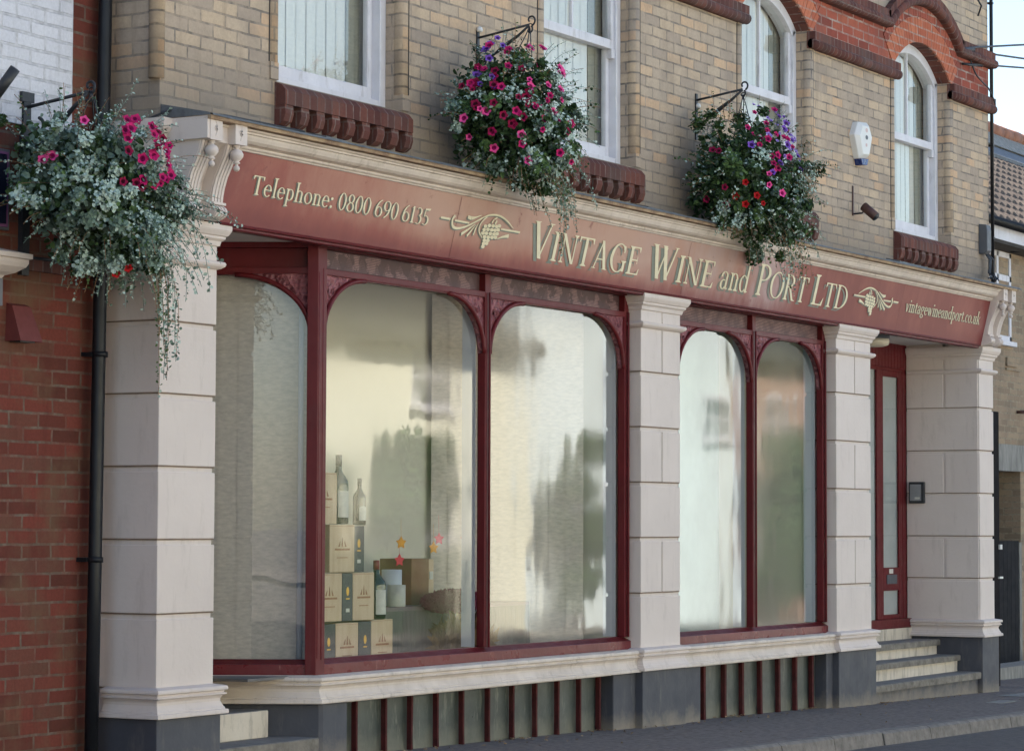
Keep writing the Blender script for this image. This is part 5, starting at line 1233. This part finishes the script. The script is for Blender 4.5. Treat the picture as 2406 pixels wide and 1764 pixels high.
def paper_leaf(x, z, m_, label, y=.42):
    P = []
    for k in range(10):
        a_ = 2*math.pi*k/10+.3; r = .044 if k % 2 == 0 else .024; P.append((x+1.5*r*math.cos(a_), z+r*math.sin(a_)))
    b = S(); b.prism(P, y, y+.003); b.tube([(x, y+.002, z+.03), (x, y+.004, z+.16)], .0008, 4)
    return tag(b.build('paper_leaf', m_, loc=(x, y, z)), label, 'paper leaf', 'paper leaves strung in the bay window')
paper_leaf(15.02, 1.39, m_leafy, 'orange paper leaf hanging above the short white tube')
paper_leaf(15.00, 1.275, m_leafp, 'pink paper leaf hanging lowest at the left')
paper_leaf(15.50, 1.415, m_leafp, 'pink paper leaf hanging highest above the carton')
paper_leaf(15.43, 1.355, m_leafy, 'orange paper leaf hanging above the tall white tube')
paper_leaf(15.85, 1.41, m_leafp, 'pink paper leaf at the right of the string')
paper_leaf(15.91, 1.34, m_leafy, 'orange paper leaf at the right end of the string')

# ================================================================== RED BRICK NEIGHBOUR (left)
nb = thing('brick_house', 'red brick house at the left edge with a white painted upper wall', 'house', (9, .4, 0))
b = MB(); b.quad((-6, .40, -.2), (11.86, .40, -.2), (11.86, .40, 8.2), (-6, .40, 8.2)); b.quad((-6, .4, -.2), (-6, 8, -.2), (-6, 8, 8.2), (-6, .4, 8.2)); b.quad((-6, 8, -.2), (11.8, 8, -.2), (11.8, 8, 8.2), (-6, 8, 8.2)); b.build('wall', m_redwall, nb)
MB().prism([(.2, 8.2), (8.2, 8.2), (4, 10.4)], -6.2, 11.9, 'x').build('roof', m_slate, nb)
b = MB(); b.box(-6, 11.527, .385, .402, 3.645, 8.19); b.build('painted_wall', m_whitewall, nb)
b = MB(); b.box(11.05, 11.80, .375, .402, 2.865, 2.925); b.build('dark_string_course', m_header, nb)
b = MB(); b.sweep([(6.0, .40), (10.87, .40), (10.87, .42)], [(0, 2.80), (.05, 2.80), (.06, 2.815), (.10, 2.83), (.14, 2.86), (.15, 2.88), (.15, 2.90), (.165, 2.905), (.165, 2.93), (0, 2.97)]); b.build('shop_cornice', m_cream, nb)
MB().box(6, 10.93, .35, .40, 2.655, 2.80).build('fascia_end', m_grey and paint('grey_blue_board', (.17, .175, .20), None, .6), nb)
MB().box(6, 10.90, .37, .40, 2.94, 3.04).build('dark_board_foot', m_black, nb)
a = thing('menu_board', 'dark framed board with a purple edge on the far left brick wall', 'board', (10.6, .39, 3.3))
MB().box(9.6, 10.985, .36, .385, 3.06, 3.49).build('frame', m_grey, a); MB().box(9.6, 10.965, .352, .36, 3.075, 3.475).build('purple_edge', paint('purple_edge', (.22, .08, .20), None, .5), a); MB().box(9.6, 10.945, .345, .352, 3.09, 3.46).build('panel', paint('midnight_panel', (.012, .014, .03), None, .3), a)
a = thing('vent_cowl', 'small dull red metal cowl fixed to the red brick wall below the grey board', 'vent cowl', (11.08, .36, 2.57))
b = MB(); b.add([(11.02, .40, 2.68), (11.17, .40, 2.68), (11.17, .36, 2.665), (11.02, .36, 2.665), (11.01, .40, 2.475), (11.19, .40, 2.475), (11.19, .29, 2.475), (11.01, .29, 2.475)], [(0, 1, 2, 3), (3, 2, 6, 7), (0, 3, 7, 4), (1, 2, 6, 5)]); b.build('hood', m_bracket_red, a)
MB().box(11.04, 11.16, .32, .39, 2.47, 2.53).build('dark_mouth', m_black, a)
a = thing('wall_lamp', 'black cylinder lamp jutting up at the top left edge', 'lamp', (10.8, .2, 3.85))
b = MB(); b.tube([(10.70, .25, 3.70), (10.735, .12, 3.87)], .029, 16); b.build('lamp_tube', m_black, a); b = MB(); b.tube([(10.62, .39, 3.70), (10.70, .27, 3.70)], .02, 8); b.build('arm', m_black, a)
b = MB(); b.tube([(11.135, .385, 3.2), (11.16, .385, 2.93)], .010, 6); b.tube([(11.14, .385, 2.93), (11.62, .385, 2.945)], .010, 6); tag(b.build('cable', m_black, loc=(11.2, .4, 3)), 'black cable running down from the left basket along the dark brick course', 'cable')

# ================================================================== HOUSE BEYOND THE ALLEY (right)
hs = thing('brick_house', 'buff brick house with a pantiled roof and white window beyond the far corner', 'house', (33, 2.4, 0))
HY = 2.40
b = MB(); b.quad((26.9, HY, 2.52), (60, HY, 2.52), (60, HY, 5.2), (26.9, HY, 5.2)); b.quad((33.10, HY, -.5), (60, HY, -.5), (60, HY, 2.52), (33.10, HY, 2.52)); b.quad((26.9, HY, -.4), (32.1, HY, -.4), (32.1, HY, 2.52), (26.9, HY, 2.52))  # wall carried on left, out of view, to keep sun off the alley
b.quad((26.9, HY, -.4), (26.9, 9, -.4), (26.9, 9, 5.2), (26.9, HY, 5.2)); b.quad((26.9, HY+1.2, -.4), (34, HY+1.2, -.4), (34, HY+1.2, 2.6), (26.9, HY+1.2, 2.6)); b.quad((33.10, HY, -.4), (33.10, HY+1.2, -.4), (33.10, HY+1.2, 2.5), (33.10, HY, 2.5)); b.quad((26.9, 9, -.5), (60, 9, -.5), (60, 9, 5.2), (26.9, 9, 5.2)); b.build('wall', m_yelh, hs)
MB().box(26.9, 34, HY+.02, HY+1.25, 2.50, 2.56).build('passage_sun_block', m_dark, hs)  # slab added to stop sun falling into the passage
MB().box(31.6, 40, HY-.03, HY+.3, 2.22, 2.555).build('lintel', m_conc, hs)
MB().box(26.9, 60, HY-.30, HY-.0, 5.04, 5.05).build('soffit', m_plast, hs)
MB().box(26.9, 60, HY-.33, HY-.30, 5.04, 5.22).build('fascia', m_white, hs)
b = MB(); b.tube([(26.9, HY-.40, 5.24), (60, HY-.40, 5.20)], .055, 10); b.tube([(33.05, HY-.40, 5.18), (33.0, HY-.30, 5.05), (32.5, HY-.1, 5.02)], .035, 8); b.build('gutter', m_pipe, hs)
# roof of pantiles: courses of rolls
b = MB(); ry0, rz0 = HY-.42, 5.27; slope = math.radians(34); nC = 13; cs = .30
for r in range(nC):
    y_, z_ = ry0+cs*r*math.cos(slope), rz0+cs*r*math.sin(slope); v = []; f = []; nX = 250
    for i in range(nX+1):
        x = 27.5+15.0*i/nX; w_ = .022*math.sin(2*math.pi*x/.24)+.008*math.sin(4*math.pi*x/.24)+random.uniform(-.003, .003)
        v += [(x, y_-.01, z_+w_-.02), (x, y_, z_+.035+w_), (x, y_+cs*math.cos(slope)+.02, z_+.012+cs*math.sin(slope)+w_)]
    for i in range(nX): f += [(3*i, 3*i+3, 3*i+4, 3*i+1), (3*i+1, 3*i+4, 3*i+5, 3*i+2)]
    b.add(v, f)
yt, zt_ = ry0+cs*nC*math.cos(slope), rz0+cs*nC*math.sin(slope)
b.build('tiled_roof', m_tile, hs)
b = MB(); b.prism([(ry0+.1, rz0-.03), (yt, zt_-.04), (yt, 5.0), (ry0+.1, 5.0)], 27, 60, 'x'); b.build('roof_underside', m_dark, hs)
# lead apron and upper roof with ridge
b = MB(); b.prism([(yt-.55, zt_-.36+.06), (yt+.1, zt_+.10), (yt+.1, zt_+.0), (yt-.55, zt_-.42)], 30, 60, 'x') ; b.build('lead_apron', m_lead, hs)
b = MB(); b.prism([(yt-.02, zt_+.06), (yt+.25, zt_+.36), (yt+.6, zt_+.36), (yt+.6, zt_)], 30, 60, 'x'); b.build('upper_verge', m_conc, hs)
b = MB(); x = 30
while x < 50: b.tube([(x, yt+.32, zt_+.42), (x+.43, yt+.32, zt_+.42+random.uniform(-.008, .008))], .12, 12); x += .45
b.build('ridge_tiles', m_ridge, hs)
b = MB(); b.lathe((35.62, HY+1.1, 5.62), [(.13, 0), (.13, .53), (.12, .55), (.001, .55)], 20); b.build('flue', m_plast, hs); 
b = MB(); b.prism([(HY+.55, 5.78+.1), (HY+1.4, 6.36+.12), (HY+1.4, 6.30), (HY+.55, 5.7)], 35.3, 36.3, 'x'); b.build('flue_flashing', m_lead, hs)
b = MB(); y0, y1 = HY-.02, HY+.05
for (x0, x1, z0, z1) in ((31.70, 31.76, 3.86, 4.99), (32.68, 32.75, 3.86, 4.99), (31.70, 32.75, 4.92, 4.99), (31.70, 32.75, 4.62, 4.70), (31.70, 32.75, 3.86, 3.93), (32.21, 32.28, 3.86, 4.99)): b.box(x0, x1, y0, y1, z0, z1)
b.box(31.62, 32.82, y0-.05, y0+.02, 3.80, 3.86)
wf = b.build('window', m_white, hs, bevel=.006); MB().quad((31.74, HY+.01, 3.9), (32.7, HY+.01, 3.9), (32.7, HY+.01, 4.96), (31.74, HY+.01, 4.96)).build('pane', m_glassu, wf); MB().quad((31.72, HY+.09, 3.88), (32.7, HY+.09, 3.88), (32.7, HY+.09, 4.97), (31.72, HY+.09, 4.97)).build('blind', m_blindu, wf)
b = MB(); b.box(32.55, 32.95, HY-.03, HY-.001, 3.55, 3.66); b.box(32.55, 33.05, HY-.02, HY-.002, 3.50, 3.53); b.build('repaired_brick', m_yelh, hs)
b = MB(); b.tube([(32.95, HY-.01, 2.98), (32.98, HY-.10, 2.98), (33.20, HY-.11, 2.99)], .02, 6); b.build('rusty_hook', m_brownm, hs)
a = thing('alley_gate', 'grey weathered timber gate leaf standing open in the alley', 'gate', (32.3, 2.3, -.2))
b = MB()
for k in range(5): b.box(31.95+.145*k, 31.95+.145*k+.138, HY-.12, HY-.08, -.19, 1.34)
b.build('boards', paint('grey_gate_board', (.03, .03, .032), (.02, .02, .022), .85, spec=.1), a); MB().box(32.67, 32.76, HY-.13, HY-.07, -.19, 1.32).build('edge_post', m_conc, a)
a = thing('gate_post', 'tall black iron gate post against the far end of the shopfront', 'gate post', (26.35, .4, -.1))
MB().box(26.1, 26.575, .38, .42, -.14, 2.70).build('post', paint('black_gate_paint', (.008, .008, .010), (.014, .010, .009), .85, spec=.1), a, bevel=.006)
b = MB(); b.box(26.52, 26.62, .36, .39, .98, 1.0); b.box(26.54, 26.60, .36, .39, 1.28, 1.33); b.build('latch', m_plast, a)
b = MB(); b.box(26.5, 60, .9, 1.25, -.75, -.02); tag(b.build('low_wall', m_conc, loc=(30, 1, -.2)), 'low concrete edging wall at the mouth of the alley', 'wall')

# ================================================================== ACROSS THE STREET (seen mirrored in the shop windows)
def opp_house(x0, x1, ze, mat, label, wins, roofmat=m_slate, rise=2.6, eave=.35, frame=m_white, yf=-15.2):
    t = thing('rendered_house', label, 'house', ((x0+x1)/2, yf, 0)); zb = -1.2
    MB().box(x0, x1, yf-7, yf, zb, ze).build('wall', mat, t)
    MB().prism([(yf+eave, ze-.12), (yf-7-eave, ze-.12), (yf-7-eave, ze+.02), (yf-3.5, ze+rise), (yf+eave, ze+.02)], x0-.15, x1+.15, 'x').build('roof', roofmat, t)
    for (a_, b_, z0, z1) in wins:
        w_ = MB(); w_.box(a_-.08, b_+.08, yf, yf+.03, z0-.02, z1+.08)
        w_.box(a_-.15, b_+.15, yf, yf+.14, z0-.12, z0-.02); wo_ = w_.build('window', frame, t)
        p_ = MB(); n2 = 2
        for i in range(n2):
            for j in range(2):
                xa = a_+(b_-a_)*i/n2+.03; xb = a_+(b_-a_)*(i+1)/n2-.03; za = z0+(z1-z0)*j/2+.03; zb2 = z0+(z1-z0)*(j+1)/2-.03
                p_.box(xa, xb, yf+.028, yf+.035, za, zb2)
        p_.build('pane', m_glo, wo_)
    return t
m_glo = paint('dark_window_glass', (.05, .06, .065), (.03, .035, .04), .12, 1, 0, spec=.8)
opp_house(30.5, 43.4, 4.75, m_rendercream, 'cream rendered house across the street mirrored in the bay window', [(33.3, 34.6, 1.0, 2.3), (33.3, 34.6, 3.5, 4.5), (39.7, 40.7, 1.3, 2.5), (39.7, 40.7, 3.6, 4.6)])
opp_house(43.4, 52.6, 6.4, m_renderwhite, 'white rendered house across the street mirrored in the second shop window', [(47.0, 48.0, .9, 2.3), (47.0, 48.0, 3.6, 4.9), (51.2, 52.0, 3.4, 4.2)])
opp_house(52.8, 66, 5.4, brick('opposite_brick', [(.0, (.30, .16, .11)), (.5, (.38, .21, .15)), (1, (.42, .26, .19))], (.42, .36, .3), shear=False), 'red brick house across the street behind the climbing hedge', [(57, 58, 3.4, 4.5)], yf=-16.4)
opp_house(16, 30.3, 5.0, m_renderwhite, 'pale rendered house directly across the street from the shop', [(19, 20, 1, 2.3), (24, 25, 1, 2.3), (19, 20, 3.3, 4.4), (24, 25, 3.3, 4.4)])
opp_house(-6, 15.8, 5.2, m_rendercream, 'long cream rendered house across the street at the near end', [(0, 1, 1, 2.3), (6, 7, 1, 2.3), (11, 12, 1, 2.3), (6, 7, 3.3, 4.5)])
def bush(c, r, n, label, mats=(ml_green, ml_mid), seed=5, L=.16, trunk=True):
    rg_ = random.Random(seed); t = thing('hedge_tree', label, 'tree', (c[0], c[1], gz(c[0]))); Lv = Leaves()
    cl = [Vector((rg_.gauss(0, .45)*r[0], rg_.gauss(0, .4)*r[1], rg_.uniform(-.9, .9)*r[2])) for _ in range(30)]
    for i in range(n):
        k = rg_.choice(cl); q = Vector(c)+k+rvec(rg_)*r[0]*.35*rg_.random()**.4; Lv.leaf(q, rvec(rg_), rvec(rg_), L*rg_.uniform(.6, 1.3), L*.7, rg_.choice((0, 1)))
    o_ = Vector((c[0], c[1], gz(c[0]))); me = bpy.data.meshes.new('crown'); me.from_pydata([tuple(Vector(q)-o_) for q in Lv.v], [], Lv.f)
    for m_ in mats: me.materials.append(m_)
    me.polygons.foreach_set('material_index', Lv.m); me.update(); o = bpy.data.objects.new('crown', me); col.objects.link(o); o.parent = t
    b = MB(); b.tube([tuple(o_+Vector((0, 0, -.3))), tuple(o_+Vector((.1, .05, 1.4))), tuple(o_+Vector((-.1, 0, 2.6)))], [.14, .10, .05], 8); b.build('trunk', m_brownm, t)
bush((56.2, -15.4, 1.7), (1.4, .5, 2.0), 5200, 'leafy green climber growing up the brick house across the street', seed=8)

def hedge(x0, x1, h_, seed, label, y=-14.9):
    rg_ = random.Random(seed); c = Vector(((x0+x1)/2, y, gz((x0+x1)/2))); Lv = Leaves(); n = int((x1-x0)*h_*900)
    for i in range(n):
        q = Vector((rg_.uniform(x0, x1), y+rg_.gauss(0, .16), c.z+h_*rg_.random()*(1-.12*rg_.random()))); Lv.leaf(q, rvec(rg_)+Vector((0, 1, 0)), rvec(rg_), .09*rg_.uniform(.6, 1.3), .06, rg_.choice((0, 0, 1)))
    me = bpy.data.meshes.new('hedge'); me.from_pydata([tuple(Vector(q)-c) for q in Lv.v], [], Lv.f); me.materials.append(ml_green); me.materials.append(ml_mid); me.polygons.foreach_set('material_index', Lv.m); me.update()
    o = bpy.data.objects.new('hedge', me); col.objects.link(o); o.location = c  # added hedge, there to darken the bay window reflection
    return tag(o, label, 'hedge')
hedge(34.0, 36.7, 3.0, 41, 'added dark hedge before the cream house, darkening the bay window reflection')  # hedges added to darken the mirrored house so the display shows through
hedge(36.9, 40.6, 1.45, 42, 'lower added hedge along the cream house, darkening the bay window reflection')
bush((44.2, -14.6, 1.6), (.9, .5, 1.7), 5000, 'added round shrub between the cream and white houses, darkening the bay window reflection', seed=12, L=.12)  # shrub added as a dark blob for the second bay pane to mirror

# leaf litter and grit blown along the foot of the front
rg_ = random.Random(77); Lv = Leaves()
for i in range(260):
    x = rg_.uniform(12.6, 24.8); y = -.035-abs(rg_.gauss(0, .10)) if rg_.random() < .75 else rg_.uniform(-1.4, 0)
    if rg_.random() < .45: x = rg_.choice((14.3, 15.9, 17.1, 19.4, 20.9, 22.3))+rg_.gauss(0, .10); y = rg_.uniform(-.02, .11) if x < 21.2 else -.06
    Lv.leaf(Vector((x, y, gz(x)+.010)), Vector((rg_.gauss(0, .35), rg_.gauss(0, .35), 1)), rvec(rg_), rg_.uniform(.010, .038), .016, 0)
me = bpy.data.meshes.new('leaf_litter'); me.from_pydata(Lv.v, [], Lv.f); me.materials.append(paint('dead_leaf', (.20, .12, .06), (.34, .26, .18), .9, 40, .1)); me.update(); o = bpy.data.objects.new('leaf_litter', me); col.objects.link(o)
tag(o, 'scattered dead leaves and grit along the foot of the shopfront', 'leaf litter'); o['kind'] = 'stuff'
b = MB(); b.box(23.1, 23.5, -.86, -.70, gz(23.3)+.0, gz(23.3)+.006); tag(b.build('utility_cover', m_conc, loc=(23.3, -.78, gz(23.3))), 'small pale utility cover plate set in the pavement before the right doorway', 'cover plate')

bush((38.6, -14.7, 2.1), (1.0, .4, .9), 3800, 'small added tree before the cream house, making a dark smear in the reflection', seed=21, L=.12)  # tree added to darken a patch of the mirrored cream house
